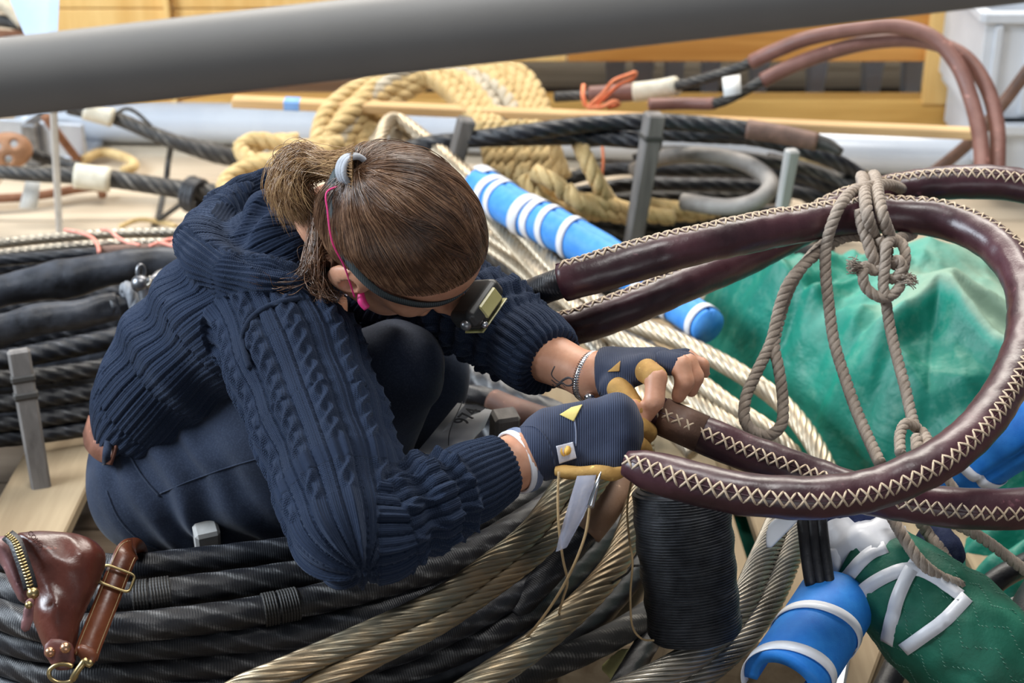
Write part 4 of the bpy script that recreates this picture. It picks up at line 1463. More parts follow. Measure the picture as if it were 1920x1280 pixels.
whip(t_, u_at(t_, 255), .013, o_)
whip(t_, u_at(t_, 287), .022, o_)
t_, o_ = wind(fc, [(-160, 1098, .31), (0, 1152, .33), (90, 1176, .335), (229, 1176, .34), (352, 1164, .34), (480, 1146, .34), (600, 1122, .34), (720, 1092, .34), (850, 1050, .335), (970, 985, .33), (1050, 930, .31), (1120, 860, .28)], R, M_SERVED2, ring=True, **C6)
whip(t_, u_at(t_, 494), .015, o_)
whip(t_, u_at(t_, 528), .022, o_)
wind(fc, [(-160, 1130, .27), (0, 1194, .29), (95, 1214, .30), (197, 1214, .305), (320, 1206, .31), (422, 1198, .31), (540, 1188, .31), (640, 1168, .31), (760, 1128, .31), (890, 1065, .31), (1000, 990, .30), (1090, 920, .28)], R, M_SERVED, ring=True, **C6)
wind(fc, [(-160, 1180, .22), (0, 1236, .25), (90, 1262, .26), (176, 1262, .27), (300, 1252, .275), (422, 1242, .28), (527, 1228, .28), (640, 1206, .285), (780, 1160, .29), (900, 1104, .29), (1010, 1030, .28), (1110, 950, .25)], R, M_SERVED2, ring=True, **C6)
wind(fc, [(-160, 1240, .19), (20, 1292, .22), (180, 1305, .235), (340, 1296, .25), (480, 1282, .25), (640, 1250, .26), (790, 1202, .27), (900, 1150, .27), (1000, 1090, .26), (1080, 1020, .24), (1160, 930, .20)], R, M_SERVED, ring=True, **C6)
wind(fc, [(160, 1350, .2), (400, 1340, .21), (600, 1306, .22), (760, 1256, .23), (900, 1200, .24), (1000, 1140, .24), (1090, 1060, .22), (1150, 1000, .2)], R, M_SERVED2, **C6)
wind(fc, [(400, 1380, .17), (620, 1346, .19), (800, 1280, .20), (930, 1216, .21), (1040, 1150, .21), (1120, 1090, .20), (1180, 1010, .18), (1230, 900, .14)], R, M_PARCEL, **C6)
wind(fc, [(560, 1400, .15), (800, 1330, .17), (960, 1258, .18), (1080, 1190, .18), (1160, 1110, .17), (1220, 1020, .15), (1270, 900, .12)], R, M_SERVED, **C6)
# lower tiers of the same coil, seen in the gaps
wind(fc, [(-160, 1030, .25), (100, 1085, .27), (352, 1082, .28), (600, 1050, .28), (820, 985, .27), (980, 900, .24)], R, M_SERVED, ring=True, **C6)
wind(fc, [(-160, 1120, .21), (100, 1195, .23), (352, 1195, .25), (620, 1150, .26), (850, 1075, .25), (1040, 960, .23)], R, M_SERVED, ring=True, **C6)
wind(fc, [(-160, 1000, .16), (100, 1075, .18), (352, 1080, .19), (600, 1046, .19), (820, 985, .18)], R, M_SERVED, ring=True, **C6)
wind(fc, [(-160, 1200, .15), (100, 1262, .17), (352, 1262, .19), (620, 1210, .19), (850, 1135, .18)], R, M_SERVED, ring=True, **C6)
# cables at the lower middle and beneath the spool
oc = thing('cable_coil', 'tarred cables fanning out on the pallet below the black twine spool', 'coil', Zp(1080, 1240, 0))
wind(oc, [(760, 1330, .20), (900, 1300, .20), (992, 1262, .20), (1090, 1222, .20), (1185, 1172, .19), (1260, 1110, .17), (1320, 1010, .14)], R, M_SERVED_G, **C6)
wind(oc, [(1140, 1330, .17), (1180, 1262, .17), (1222, 1190, .165), (1262, 1120, .15), (1300, 1040, .13)], .0155, M_SERVED2, **C6)
wind(oc, [(1000, 1190, .17), (1075, 1110, .19), (1140, 1030, .2), (1184, 950, .2)], .0165, M_SERVED, **C6)
wind(oc, [(940, 1230, .135), (1050, 1160, .135), (1160, 1090, .13), (1240, 1000, .11)], .018, M_SERVED, **C6)

lt = thing('served_eye', 'cable with a dusty brown leather end showing under the blue glove', 'cable', Zp(1110, 1000, .2))
tb, o = wind(lt, [(960, 1150, .25), (1030, 1075, .28), (1090, 1005, .31), (1130, 955, .33), (1160, 905, .34), (1185, 850, .34)], .0165, M_SERVED, **C6)
P = spline(ZL([(1098, 996, .315), (1130, 955, .335), (1160, 906, .345)]), .005)
Tube(P, .0215, 28).obj('leather_end', leather('dusty_leather', (.22, .115, .06), (.34, .21, .14), .6, 18), lt)

# bare wire ropes in the foreground
BW = dict(nrad=90, lobes=10, depth_=.36, pitch=.21)
SWK = dict(nrad=120, lobes=16, depth_=.30, pitch=.21)
galv([(-140, 1560, .10), (120, 1450, .24), (360, 1350, .34), (450, 1292, .365), (520, 1262, .38), (640, 1211, .395), (816, 1129, .41), (920, 1058, .41), (992, 999, .41), (1040, 935, .41), (1072, 880, .41), (1100, 820, .40)], 24, 'upper of the two parallel bronze wire ropes crossing the foreground', M_BRONZE, kw=BW, step=.004)
galv([(0, 1600, .08), (240, 1480, .22), (480, 1370, .33), (600, 1284, .365), (700, 1228, .38), (816, 1169, .39), (921, 1098, .39), (1009, 1030, .39), (1070, 965, .39), (1110, 915, .39), (1140, 868, .39), (1165, 810, .38)], 23, 'lower of the two parallel bronze wire ropes crossing the foreground', M_BRONZE, kw=BW, step=.004)
galv([(420, 1580, .06), (620, 1460, .2), (800, 1350, .31), (893, 1284, .335), (992, 1217, .35), (1080, 1142, .355), (1150, 1062, .355), (1182, 990, .35), (1200, 915, .33), (1206, 840, .30)], 26, 'bronze wire rope running up to the left of the black twine spool', M_BRONZE, kw=BW, step=.004)
galv([(700, 1520, .06), (920, 1420, .2), (1100, 1330, .28), (1205, 1282, .30), (1310, 1222, .31), (1385, 1140, .31), (1424, 1060, .305), (1455, 990, .29), (1480, 930, .27)], 27, 'left of the two steel wire ropes curving round the right of the spool', M_STEEL_W, kw=SWK, step=.004)
galv([(780, 1540, .04), (1000, 1430, .18), (1190, 1340, .26), (1290, 1282, .28), (1380, 1208, .29), (1440, 1130, .29), (1476, 1050, .285), (1500, 980, .27), (1508, 940, .26)], 26, 'right of the two steel wire ropes curving round the spool, beside the blue foam', M_STEEL_W, kw=SWK, step=.004)

# ================================================================== left coil beyond the person's back
lc = thing('cable_coil', 'tall coil of black cables stacked behind the person at the left', 'coil', Zp(100, 760, 0))
for pts, r, m in (([(-160, 720, 2.62), (0, 711, 2.66), (120, 700, 2.69), (230, 682, 2.72), (340, 660, 2.76)], .0145, M_SERVED2),
                  ([(-160, 760, 2.62), (0, 757, 2.66), (110, 744, 2.69), (225, 726, 2.72), (330, 706, 2.76)], .015, M_SERVED2),
                  ([(-160, 800, 2.62), (0, 797, 2.66), (110, 782, 2.69), (220, 764, 2.72), (320, 744, 2.76)], .014, M_SERVED2),
                  ([(-160, 830, 2.62), (0, 824, 2.66), (110, 812, 2.69), (220, 794, 2.72), (320, 776, 2.76)], .0125, M_SERVED),
                  ([(-160, 690, 2.7), (0, 676, 2.74), (110, 656, 2.77), (240, 628, 2.8), (340, 600, 2.84)], .018, M_SERVED),
                  ([(-160, 650, 2.84), (0, 640, 2.86), (160, 612, 2.88), (300, 590, 2.9), (400, 560, 2.92)], .02, M_SERVED),
                  ([(-160, 590, 2.94), (0, 578, 2.96), (160, 556, 2.98), (300, 540, 3.0), (400, 530, 3.0)], .02, M_SERVED),
                  ([(-160, 690, 2.86), (0, 684, 2.88), (160, 662, 2.9), (330, 636, 2.92)], .028, M_PARCEL), ([(-160, 512, 3.0), (0, 500, 3.02), (160, 488, 3.04), (400, 480, 3.06)], .018, M_SERVED),
                  ([(-160, 735, 2.76), (0, 726, 2.8), (160, 706, 2.83), (300, 680, 2.86)], .022, M_PARCEL),
                  ([(-160, 780, 2.76), (0, 776, 2.8), (160, 756, 2.83), (300, 730, 2.86)], .022, M_PARCEL),
                  ([(-160, 815, 2.76), (0, 808, 2.8), (160, 790, 2.83), (300, 770, 2.86)], .02, M_PARCEL)):
    wind(lc, pts, r, m, z=False, lobes=6, dp=.08, pitch=.16)


def lumpy(s1, amp, sd, tw=5.0):
    return lambda T, S, P: amp * (vnoise(np.stack([S * s1, np.cos(T) * .7, np.sin(T) * .7], -1), sd) + .45 * np.sin(T + S * 2 * math.pi * tw) + .5 * vnoise(np.stack([S * s1 * 2.5, np.cos(T), np.sin(T)], -1), sd + 2))


ts = Tube(spline(QL([(-120, 562, 2.82), (0, 545, 2.84), (70, 532, 2.85), (134, 519, 2.86), (200, 505, 2.87), (260, 498, 2.88), (353, 492, 2.9), (450, 485, 2.92)]), .006), [.026, .028, .031, .027, .024, .022], 40, bumps=lumpy(14, .004, 2, 4))
tag(ts.obj('canvas_wrapped_stay', M_PARCEL), 'fat lumpy black canvas wrapped stay upper of the two behind the shackle', 'stay')
es = thing('canvas_wrapped_stay', 'lumpy black canvas wrapped stay ending in a rope eye at the shackle', 'stay', Q(100, 640, 2.66))
te = Tube(spline(QL([(-120, 640, 2.60), (0, 618, 2.62), (60, 604, 2.63), (134, 592, 2.64), (180, 582, 2.65), (222, 573, 2.66)]), .006), [.031, .033, .026, .0265, .024, .0215], 40, bumps=lumpy(11, .0045, 6, 3.4))
te.obj('canvas_cover', M_PARCEL, es)
Tube(spline(QL([(214, 575, 2.66), (236, 569, 2.66), (250, 562, 2.66)]), .006), [.0215, .013, .009], 20).obj('served_neck', M_SERVED, es)
th = np.linspace(0, 2 * math.pi, 50, endpoint=False)
ce = Q(246, 571, 2.655)
eye = ce + .030 * np.cos(th)[:, None] * (AX_U * .93 + AX_R * -.25) + .012 * np.sin(th)[:, None] * (AX_R * .6 - AX_F * .8)
Tube(eye, .0095, 18, 3, .2, .06, closed=True).obj('rope_eye', simple('grey_marline', (.13, .14, .16), (.28, .29, .31), 60, .6), es)

# shackle
sh = thing('steel_shackle', 'shiny steel bow shackle fastened at the rope eye behind the person', 'shackle', Q(270, 590, 2.63))
def sk(x, y, d=2.62):
    return Q(x, y, d)
Tube(spline([sk(268, 540), sk(272, 560), sk(275, 585)], .003), .0095, 20).obj('pin', M_STEEL_D, sh)
def ball(name, c, r, m, par, ax=EYE, rad=None):
    f = Field(np.asarray(c) - r * 1.5, np.asarray(c) + r * 1.5, r / 7)
    f.ell(c, ax, rad if rad is not None else (r, r, r), .001)
    V, F = f.nets()
    return mesh(name, relax(V, F, 2), F, m, par)
ball('lug', sk(263, 532), .0145, M_STEEL_D, sh)
ball('lug', sk(272, 577), .0150, M_STEEL_D, sh)
th = np.linspace(0, 2 * math.pi, 32, endpoint=False)
Tube(sk(264, 510) + .0105 * np.sin(th)[:, None] * AX_U + .0055 * np.cos(th)[:, None] * (AX_R * .8 + AX_F * .6), .0034, 12, closed=True).obj('pin_eye', M_STEEL_D, sh)
Tube(spline([sk(270, 530), sk(286, 524), sk(300, 513, 2.64), (sk(322, 510, 2.66)), sk(345, 516, 2.67), sk(362, 530, 2.67), sk(365, 548, 2.66), sk(350, 558, 2.65), sk(310, 560, 2.63), sk(288, 566), sk(274, 578)], .003), .0062, 16).obj('bow', M_STEEL_D, sh)
Tube(spline([sk(280, 518), sk(282, 530, 2.61), sk(276, 536, 2.61)], .002), .002, 8).obj('wire_seizing', M_STEEL_W, sh)
tw = Tube(spline(QL([(316, 536, 2.6), (320, 548, 2.6), (316, 560, 2.6)]), .003), .0045, 10)
tag(tw.obj('coral_twine', M_TWINE_P), 'short bit of coral twine beside the shackle', 'twine')

# bright wires and coral twine on top of the left coil
for pts, rp, lab in (([(-160, 470, 3.04), (0, 456, 3.06), (90, 447, 3.08), (185, 440, 3.1), (280, 437, 3.12), (420, 437, 3.14)], 10.5, 'upper bright wire rope along the top of the left coil'),
                     ([(-160, 492, 2.98), (0, 476, 3.0), (90, 466, 3.02), (185, 458, 3.04), (280, 455, 3.06), (420, 455, 3.08)], 9.5, 'lower bright wire rope along the top of the left coil')):
    galv(pts, rp, lab, M_STEEL_W, z=False, kw=dict(nrad=48, lobes=9, depth_=.2, pitch=.13))
sv = thing('served_stay', 'thin black cable with a brown leather sleeve under the bright wires', 'stay', Q(100, 480, 2.95))
P = spline(QL([(-160, 506, 2.92), (0, 488, 2.94), (90, 481, 2.95), (185, 474, 2.96), (280, 469, 2.97), (420, 465, 2.98)]), .006)
k = int(len(P) * .60)
Tube(P[:k + 2], .0108, 20, 6, .06, .2).obj('cable', M_SERVED, sv)
Tube(P[k:], .0122, 20).obj('leather_sleeve', M_LEATHER_D, sv)
ct = thing('coral_twine', 'coral pink twine lashed over the bright wires left of the hood', 'twine', Q(200, 455, 2.98))
for pts in ([(122, 431, 3.04), (150, 436, 3.0), (172, 445, 2.98), (184, 462, 2.95), (186, 474, 2.94)], [(190, 430, 3.05), (206, 432, 3.02), (222, 446, 2.99), (244, 456, 2.97), (262, 460, 2.96)], [(280, 462, 2.96), (306, 452, 2.97), (326, 448, 2.97), (330, 454, 2.96), (318, 460, 2.96), (352, 456, 2.96)], [(300, 454, 2.96), (330, 462, 2.95), (356, 458, 2.96)]):
    Tube(spline(QL(pts), .004), .0035, 8).obj('strand', M_TWINE_P, ct)

stake('weathered wooden stake with two bindings standing against the left coil', (34, 655), (78, 918), 2.56, 2.60, 42, M_STAKE, [.20, .32])
stake('pale worn stake end poking up between the blue trousers and the front coil', (386, 988), (392, 1060), 2.10, 2.16, 48, M_STAKE_L)

# ================================================================== black twine spool
sx = thing('twine_spool', 'big black spool of waxed twine standing in front of the leather end', 'spool', Q(1302, 1200, 1.86))
a, b = Q(1272, 902, 1.88), Q(1305, 1196, 1.90)
ns = 420
tt = np.linspace(0, 1, ns)
Ps = a + (b - a) * tt[:, None]
rs = np.interp(tt, [0, .012, .05, .12, .35, .7, .93, .985, 1], [.020, .040, .051, .0525, .0535, .0515, .0515, .049, .044]) * 1.0
def wound(T, S, P):
    q = S * 2 * math.pi / .0031
    band = np.floor(S / .031)
    sl = np.where(band % 2 == 0, 1, -1) * (1 + .3 * np.sin(band * 2.3))
    return .0010 * np.sin(q + sl * 2.6 * np.sin(T + band)) + .0008 * np.sin(2 * math.pi * S / .031) + .0005 * vnoise(P * 90)
tsp = Tube(Ps, rs, 96, bumps=wound)
tsp.obj('twine_winding', simple('black_waxed_twine', (.010, .011, .014), (.035, .038, .045), 70, .42, 0, .4, 900, .5, .35, .7, .001), sx)
tn_ = (b - a) / np.linalg.norm(b - a)
Tube(np.array([a - tn_ * .006, a + tn_ * .03]), .017, 24).obj('core', simple('card_core', (.25, .2, .15), (.3, .25, .19), 20, .8), sx)
Tube(spline([tsp.at(.158, -1.5, .001), Q(1195, 1060, 1.88), Q(1175, 1075, 1.9), Q(1148, 1092, 1.93)], .004), .0013, 8).obj('loose_end', M_SERVED_G, sx)

# thin twine hanging from the gloves
tw = thing('tan_twine', 'two thin tan twine ends hanging from the blue glove over the wire ropes', 'twine', Q(1070, 1000, 1.78))
Tube(spline(QL([(1048, 884, 1.79), (1046, 930, 1.79), (1048, 990, 1.79), (1056, 1050, 1.80), (1064, 1090, 1.81), (1056, 1120, 1.83), (1048, 1150, 1.86)]), .004), .0014, 8).obj('strand', M_TWINE_T, tw)
Tube(spline(QL([(1106, 950, 1.79), (1098, 1000, 1.79), (1080, 1050, 1.79), (1058, 1095, 1.80), (1030, 1140, 1.81), (1000, 1180, 1.82), (975, 1206, 1.84), (955, 1228, 1.86)]), .004), .0015, 8).obj('strand', M_TWINE_T, tw)
Tube(spline(QL([(1184, 900, 1.90), (1176, 950, 1.9), (1180, 1010, 1.9), (1186, 1050, 1.88), (1182, 1120, 1.88), (1188, 1180, 1.88), (1205, 1198, 1.88), (1226, 1200, 1.87)]), .004), .0012, 8).obj('strand', M_TWINE_T, tw)
nd_ = Tube(spline(QL([(1106, 950, 1.788), (1112, 930, 1.785), (1120, 905, 1.78), (1127, 884, 1.78)]), .003), [.0042, .0035, .0022, .0006], 12)
tag(nd_.obj('sail_needle', M_CHROME), 'steel sail needle threaded with tan twine under the glove', 'needle')
def clear():
    t = NT('clear_film')
    t.set(Base_Color=(.6, .63, .78), Roughness=.25, Transmission_Weight=.65, IOR=1.2, Alpha=.75)
    return t.m
pf = mesh('plastic_strip', QL([(1082, 892, 1.80), (1118, 890, 1.80), (1106, 938, 1.795), (1094, 968, 1.79), (1062, 1026, 1.785), (1042, 1034, 1.785), (1050, 1000, 1.79), (1066, 945, 1.80)]), [list(range(8))[::-1]], clear())
pf.modifiers.new('thickness', 'SOLIDIFY').thickness = .0012
tag(pf, 'translucent plastic strip hanging beneath the blue glove', 'strip')

# ================================================================== brown leather sling bag
bag = thing('sling_bag', 'brown leather sling bag with a brass zip lying on the front coil', 'bag', Q(90, 1180, 1.84))
bo, (bc0, bex, bey, bnz) = inflate('bag_body', [(28, 1003), (60, 997), (110, 997), (160, 1006), (186, 1022), (198, 1042), (190, 1080), (168, 1128), (150, 1170), (142, 1210), (138, 1246), (100, 1250), (84, 1218), (72, 1190), (60, 1150), (66, 1110), (44, 1060)], 1.795, .028, .040, M_BAG, bag, .003, (0, .25),
        bump=lambda x, y: .17 * vnoise(np.stack([x * 30 + y * 12, y * 16, x * 0], -1)) + .12 * (1 - 2 * np.abs(vnoise(np.stack([x * 42 + y * 26, y * 20 - x * 10, x * 0], -1), 4))))
sd, _ = inflate('side_gusset', [(-60, 1018), (-4, 1006), (24, 1006), (38, 1040), (52, 1080), (60, 1112), (56, 1134), (40, 1130), (20, 1096), (-6, 1050), (-60, 1040)], 1.80, .030, .045, leather('bag_side_leather', (.14, .055, .055), (.24, .115, .115), .4, 16, .15), bag, .0035, (-.3, .25))
dz = bnz * .0
def bagp(x, y, lift):
    r = Q(x, y, 1.0) - C0
    t = np.dot(bc0 + bnz * lift - C0, bnz) / np.dot(r, bnz)
    return C0 + t * r
zp = spline([bagp(x, y, l) for x, y, l in ((14, 1003, .020), (28, 1016, .028), (38, 1040, .032), (47, 1066, .033), (54, 1088, .033), (58, 1104, .031))], .0035)
zw = np.cross(np.gradient(zp, axis=0), bnz)
V, F = ribbon(zp, zw, .0145, .002)
mesh('zip_tape', V, F, M_RUBBER, bag)
zb = Bag()
for k in range(len(zp)):
    T_ = zp[min(k + 1, len(zp) - 1)] - zp[max(k - 1, 0)]
    T_ /= np.linalg.norm(T_)
    W_ = np.cross(bnz, T_)
    zb.box(zp[k] + bnz * .0018, np.array([T_, W_, np.cross(T_, W_)]), (.0010, .0034, .0013))
zb.obj('zip_teeth', M_BRASS, bag, False)
ball('zip_slider', bagp(62, 1112, .032), .0065, M_BRASS, bag)
pu, _ = inflate('zip_pull', [(50, 1122), (58, 1118), (65, 1124), (64, 1150), (58, 1178), (48, 1186), (39, 1182), (42, 1154)], 1.742, .003, .008, leather('pull_leather', (.13, .045, .045), (.2, .085, .085), .45, 20), bag, .0016)
ball('rivet', bagp(54, 1134, .047), .004, M_BRASS, bag)
en, _ = inflate('end_tab', [(86, 1204), (98, 1196), (136, 1206), (140, 1222), (138, 1250), (120, 1258), (104, 1256), (92, 1240), (80, 1222)], 1.748, .004, .010, leather('tab_leather', (.10, .03, .025), (.17, .06, .05), .42, 16), bag, .0018)
ball('rivet', Q(94, 1222, 1.742), .0055, simple('copper', (.55, .3, .18), (.62, .36, .22), 40, .3, .9), bag)
ball('rivet', Q(123, 1214, 1.742), .0058, simple('copper_worn', (.55, .3, .18), (.62, .36, .22), 40, .3, .9), bag)
th = np.linspace(.2, math.pi * 1.75, 40)
Tube(Q(118, 1262, 1.742) + .0125 * np.cos(th)[:, None] * AX_R * 1.15 - .0095 * np.sin(th)[:, None] * AX_U + np.zeros(3), .0022, 12).obj('ring', M_BRASS, bag)
Tube(spline(QL([(136, 1274, 1.74), (142, 1262, 1.738), (152, 1248, 1.738), (160, 1238, 1.74), (166, 1246, 1.74), (172, 1240, 1.742)]), .002), .0034, 12).obj('snap_hook', M_BRASS, bag)
et_ = bagp(72, 1020, .03) - bagp(58, 1003, .03)
text('COMO', bagp(66, 1011, .0305), et_, np.cross(bnz, et_), .0068, leather('embossed_leather', (.05, .012, .008), (.08, .02, .012), .5, 20), bag, 'embossing', .0012)
# strap with slide buckle
def strap(pts, w_, m, nm):
    P = spline(QL([p[:3] for p in pts]), .004)
    T_ = np.gradient(P, axis=0)
    N_ = C0 - P
    W_ = np.cross(T_, N_)
    V, F = ribbon(P, W_, w_, .003)
    return mesh(nm, V, F, m, bag), P, W_ / np.linalg.norm(W_, axis=1)[:, None]
o, SPt, SW = strap([(262, 1080, 2.07), (258, 1044, 2.02), (253, 1030, 1.94), (248, 1030, 1.89), (238, 1036, 1.858), (222, 1072, 1.842), (204, 1118, 1.825), (184, 1168, 1.80), (168, 1208, 1.775), (160, 1232, 1.765)], .0255, M_STRAP, 'strap')
for s in (-1, 1):
    Tube(SPt + SW * s * .0100 + (C0 - SPt) * .0011, .0005, 5).obj('edge_stitching', M_TWINE_T, bag)
cb = Q(219, 1084, 1.832)
ta = SPt[20] - SPt[28]
ta = Q(230, 1056, 1.84) - Q(208, 1110, 1.824)
ta /= np.linalg.norm(ta)
wa = np.cross(ta, C0 - cb)
wa /= np.linalg.norm(wa)
q = []
for a_ in np.linspace(0, 2 * math.pi, 48, endpoint=False):
    c_, s_ = math.cos(a_), math.sin(a_)
    q.append(cb + wa * .0175 * np.sign(c_) * abs(c_) ** .35 + ta * .0105 * np.sign(s_) * abs(s_) ** .35)
Tube(np.array(q), .0017, 10, closed=True).obj('buckle', M_BRASS, bag)
lo_, _ = inflate('strap_loop', [(142, 1212), (152, 1206), (184, 1222), (182, 1236), (172, 1250), (158, 1244), (146, 1230)], 1.758, .005, .01, M_STRAP, bag, .002)

# ================================================================== lower right: quilted padding, blue foam, straps
qp = thing('quilted_padding', 'green quilted padding bound with crossed white tape at the lower right', 'padding', Q(1740, 1200, 2.0))
qc = [(1612, 1052, 1.98), (1640, 1070, 1.97), (1700, 1112, 1.955), (1760, 1166, 1.945), (1830, 1222, 1.94), (1890, 1262, 1.95)]
def qb(T, S, P):
    u, v = S / .040, (T % (2 * math.pi)) / 2 / math.pi * 14
    z_ = np.abs(((v + .6 * np.abs((u % 1) - .5)) % 1) - .5) * 2
    return .0022 * np.sqrt(np.clip(1 - z_ ** 6, 0, 1)) + .004 * vnoise(P * 22) + .002 * vnoise(P * 60, 3)
tq = Tube(spline(QL(qc), .005), [.050, .058, .068, .072, .070, .062], 110, bumps=qb)
tq.obj('quilted_cover', simple('green_quilt', (.006, .105, .062), (.014, .16, .10), 24, .6, 0, .3, 260), qp)
Lq = tq.s[-1]
def qtape(pts, w_=.0155):
    V, F = wrap_strip(tq, pts, w_, .0018, 40)
    mesh('tape', V, F, M_TAPE_W, qp)
def inv(tb, x, y):
    """(u, theta) of the tube surface point seen at a photo pixel"""
    best = None
    uu = np.linspace(0, tb.s[-1], 160)
    tt_ = np.linspace(-1.65, 1.65, 120)
    U_, T_ = np.meshgrid(uu, tt_, indexing='ij')
    P = tb.at(U_.ravel(), T_.ravel())
    q = P - C0
    dd = q @ AX_F
    sx_ = 960 + FPX * (q @ AX_R) / dd
    sy_ = 640 - FPX * (q @ AX_U) / dd
    i = np.argmin((sx_ - x) ** 2 + (sy_ - y) ** 2)
    return U_.ravel()[i], T_.ravel()[i]
def qpix(pts, w_=.0155):
    qtape([inv(tq, *p) for p in pts], w_)
qpix([(1590, 1132), (1640, 1092), (1700, 1066), (1728, 1072), (1770, 1094), (1800, 1118)])
qpix([(1720, 1050), (1700, 1082), (1680, 1130), (1668, 1180), (1664, 1204)])
qpix([(1694, 1216), (1730, 1192), (1770, 1162), (1812, 1120)])
qpix([(1576, 1100), (1600, 1068), (1640, 1034), (1660, 1026)])
# running quilt stitches
sb_ = Bag()
for k in range(8):
    v0 = -1.5 + k * .42
    for j in range(46):
        u = Lq * (.30 + j * .0150)
        zz = .30 * abs(((u / .045) % 1) - .5) * 2
        uu = np.array([u, u + .0016, u + .0032])
        p = tq.at(uu, np.full(3, v0 + zz), np.array([-.0003, .0006, -.0003]))
        sb_.tube(p, .00035, 4)
sb_.obj('stitching', simple('pale_stitch', (.12, .30, .22), (.18, .36, .28), 40, .7), qp)
# white wrapped collar of the padded cable
wc = thing('taped_cable', 'cable end wound in crumpled white tape between the padding and the black strap', 'cable', Q(1600, 1040, 2.0))
tw_ = Tube(spline(QL([(1560, 968, 2.05), (1592, 1000, 2.0), (1622, 1036, 1.98), (1646, 1060, 1.975)]), .005), [.030, .042, .050, .054], 48, bumps=lambda T, S, P: .003 * vnoise(P * np.array([60, 60, 60])) + .0018 * np.sign(np.sin(S * 420 + 1.2 * np.sin(T))))
tw_.obj('white_wrapping', M_TAPE_W, wc)
ow_, _ = inflate('tape_flap', [(1552, 1030), (1576, 1022), (1580, 1060), (1576, 1090), (1592, 1104), (1568, 1104), (1556, 1086), (1560, 1056)], 1.945, .006, .014, M_TAPE_W, wc, .003)
fz = Tube(spline(QL([(1536, 952, 2.03), (1570, 960, 2.0), (1600, 972, 1.98), (1640, 980, 2.0)]), .004), [.03, .034, .03, .02], 36, bumps=lambda T, S, P: .004 * vnoise(P * 70))
tag(fz.obj('navy_cloth', simple('navy_fleece', (.02, .028, .085), (.05, .065, .15), 60, .95, 0, .6, 400, .1)), 'dark blue fuzzy cloth wrapped under the leather loop', 'cloth')
fz = Tube(spline(QL([(1722, 1010, 2.04), (1760, 1030, 2.04), (1790, 1046, 2.05)]), .004), [.02, .03, .016], 30, bumps=lambda T, S, P: .004 * vnoise(P * 70, 3))
tag(fz.obj('navy_cloth', simple('navy_scrap', (.02, .028, .07), (.05, .06, .11), 60, .95, 0, .6, 400, .1)), 'small dark blue cloth scrap behind the hanging taupe cord', 'cloth')

# black rubber strap
bs = thing('rubber_strap', 'black ribbed rubber strap hanging over the blue foam end', 'strap', Q(1540, 1100, 1.93))
P = spline(QL([(1530, 930, 1.97), (1522, 960, 1.94), (1526, 1010, 1.925), (1532, 1060, 1.92), (1538, 1094, 1.92), (1546, 1108, 1.93)]), .004)
for k, off in enumerate((-.0105, 0, .0105)):
    Tube(P + AX_R * off, .0068, 16).obj('rib', M_RUBBER, bs)

# blue foam half shell with tape
bf = thing('foam_tube', 'short split blue foam tube with white tape standing at the bottom right', 'foam', Q(1500, 1270, 1.85))
fp = spline(QL([(1566, 1132, 1.95), (1545, 1166, 1.92), (1515, 1212, 1.885), (1487, 1254, 1.855), (1468, 1284, 1.835)]), .005)
def shell(path, ro, ri, t0, t1, n=34):
    P = np.asarray(path)
    T = np.gradient(P, axis=0)
    T /= np.linalg.norm(T, axis=1)[:, None]
    W = C0 - P
    N = W - (W * T).sum(1)[:, None] * T
    N /= np.linalg.norm(N, axis=1)[:, None]
    B = np.cross(T, N)
    m = len(P)
    ths = np.concatenate([np.linspace(t0, t1, n), np.linspace(t1, t0, n)])
    rad = np.concatenate([np.full(n, ro), np.full(n, ri)])
    V = (P[:, None] + rad[None, :, None] * (np.cos(ths)[None, :, None] * N[:, None] + np.sin(ths)[None, :, None] * B[:, None])).reshape(-1, 3)
    k = 2 * n
    F = []
    for i in range(m - 1):
        for j in range(k):
            F.append([i * k + j, i * k + (j + 1) % k, (i + 1) * k + (j + 1) % k, (i + 1) * k + j])
    for e in (0, m - 1):
        for j in range(n - 1):
            q_ = [e * k + j, e * k + j + 1, e * k + k - 2 - j, e * k + k - 1 - j]
            F.append(q_ if e else q_[::-1])
    return V, np.array(F)
V, F = shell(fp, .045, .030, -2.5, 2.1)
mesh('foam_shell', V + .0012 * vnoise(V * 40)[:, None], F, M_FOAM, bf)
tbf = Tube(fp, .0455, 40)
for u in (.060, .135):
    V, F = wrap_strip(tbf, [(u - .012, -2.0), (u - .01, -1.0), (u + .006, .2), (u + .016, 1.2), (u + .02, 2.3)], .0135, .001, 26)
    mesh('tape', V, F, M_TAPE_W, bf)

# pale plastic scraps, dark cables and stakes at the lower right
sc = inflate('plastic_scrap', [(1444, 978), (1494, 960), (1500, 970), (1472, 1002), (1440, 1030), (1434, 1020)], 1.90, .0025, .006, M_PLASTIC, None, .002)[0]
tag(sc, 'pale plastic scrap lying across the steel wire ropes under the leather loop', 'scrap')
rc = thing('cable_coil', 'black rubber covered cables at the lower right corner behind the green padding', 'coil', Zp(1700, 1280, 0))
for pts, r, m in (([(1640, 1330, .14), (1664, 1282, .15), (1690, 1226, .16), (1712, 1180, .16), (1740, 1120, .14)], .016, M_RUBBER), ([(1860, 1330, .2), (1890, 1230, .22), (1930, 1130, .22), (1980, 1060, .2)], .02, M_RUBBER),
                  ([(1810, 1340, .14), (1850, 1250, .15), (1920, 1190, .15), (2000, 1150, .14)], .016, M_SERVED_G), ([(1830, 1120, .16), (1880, 1080, .18), (1940, 1050, .18)], .016, M_RUBBER)):
    wind(rc, pts, r, m, lobes=0)
stake('pale square stake end beside the leather ropes at the right edge', (1905, 1128), (1900, 1190), 2.16, 2.2, 40, M_STAKE_L)
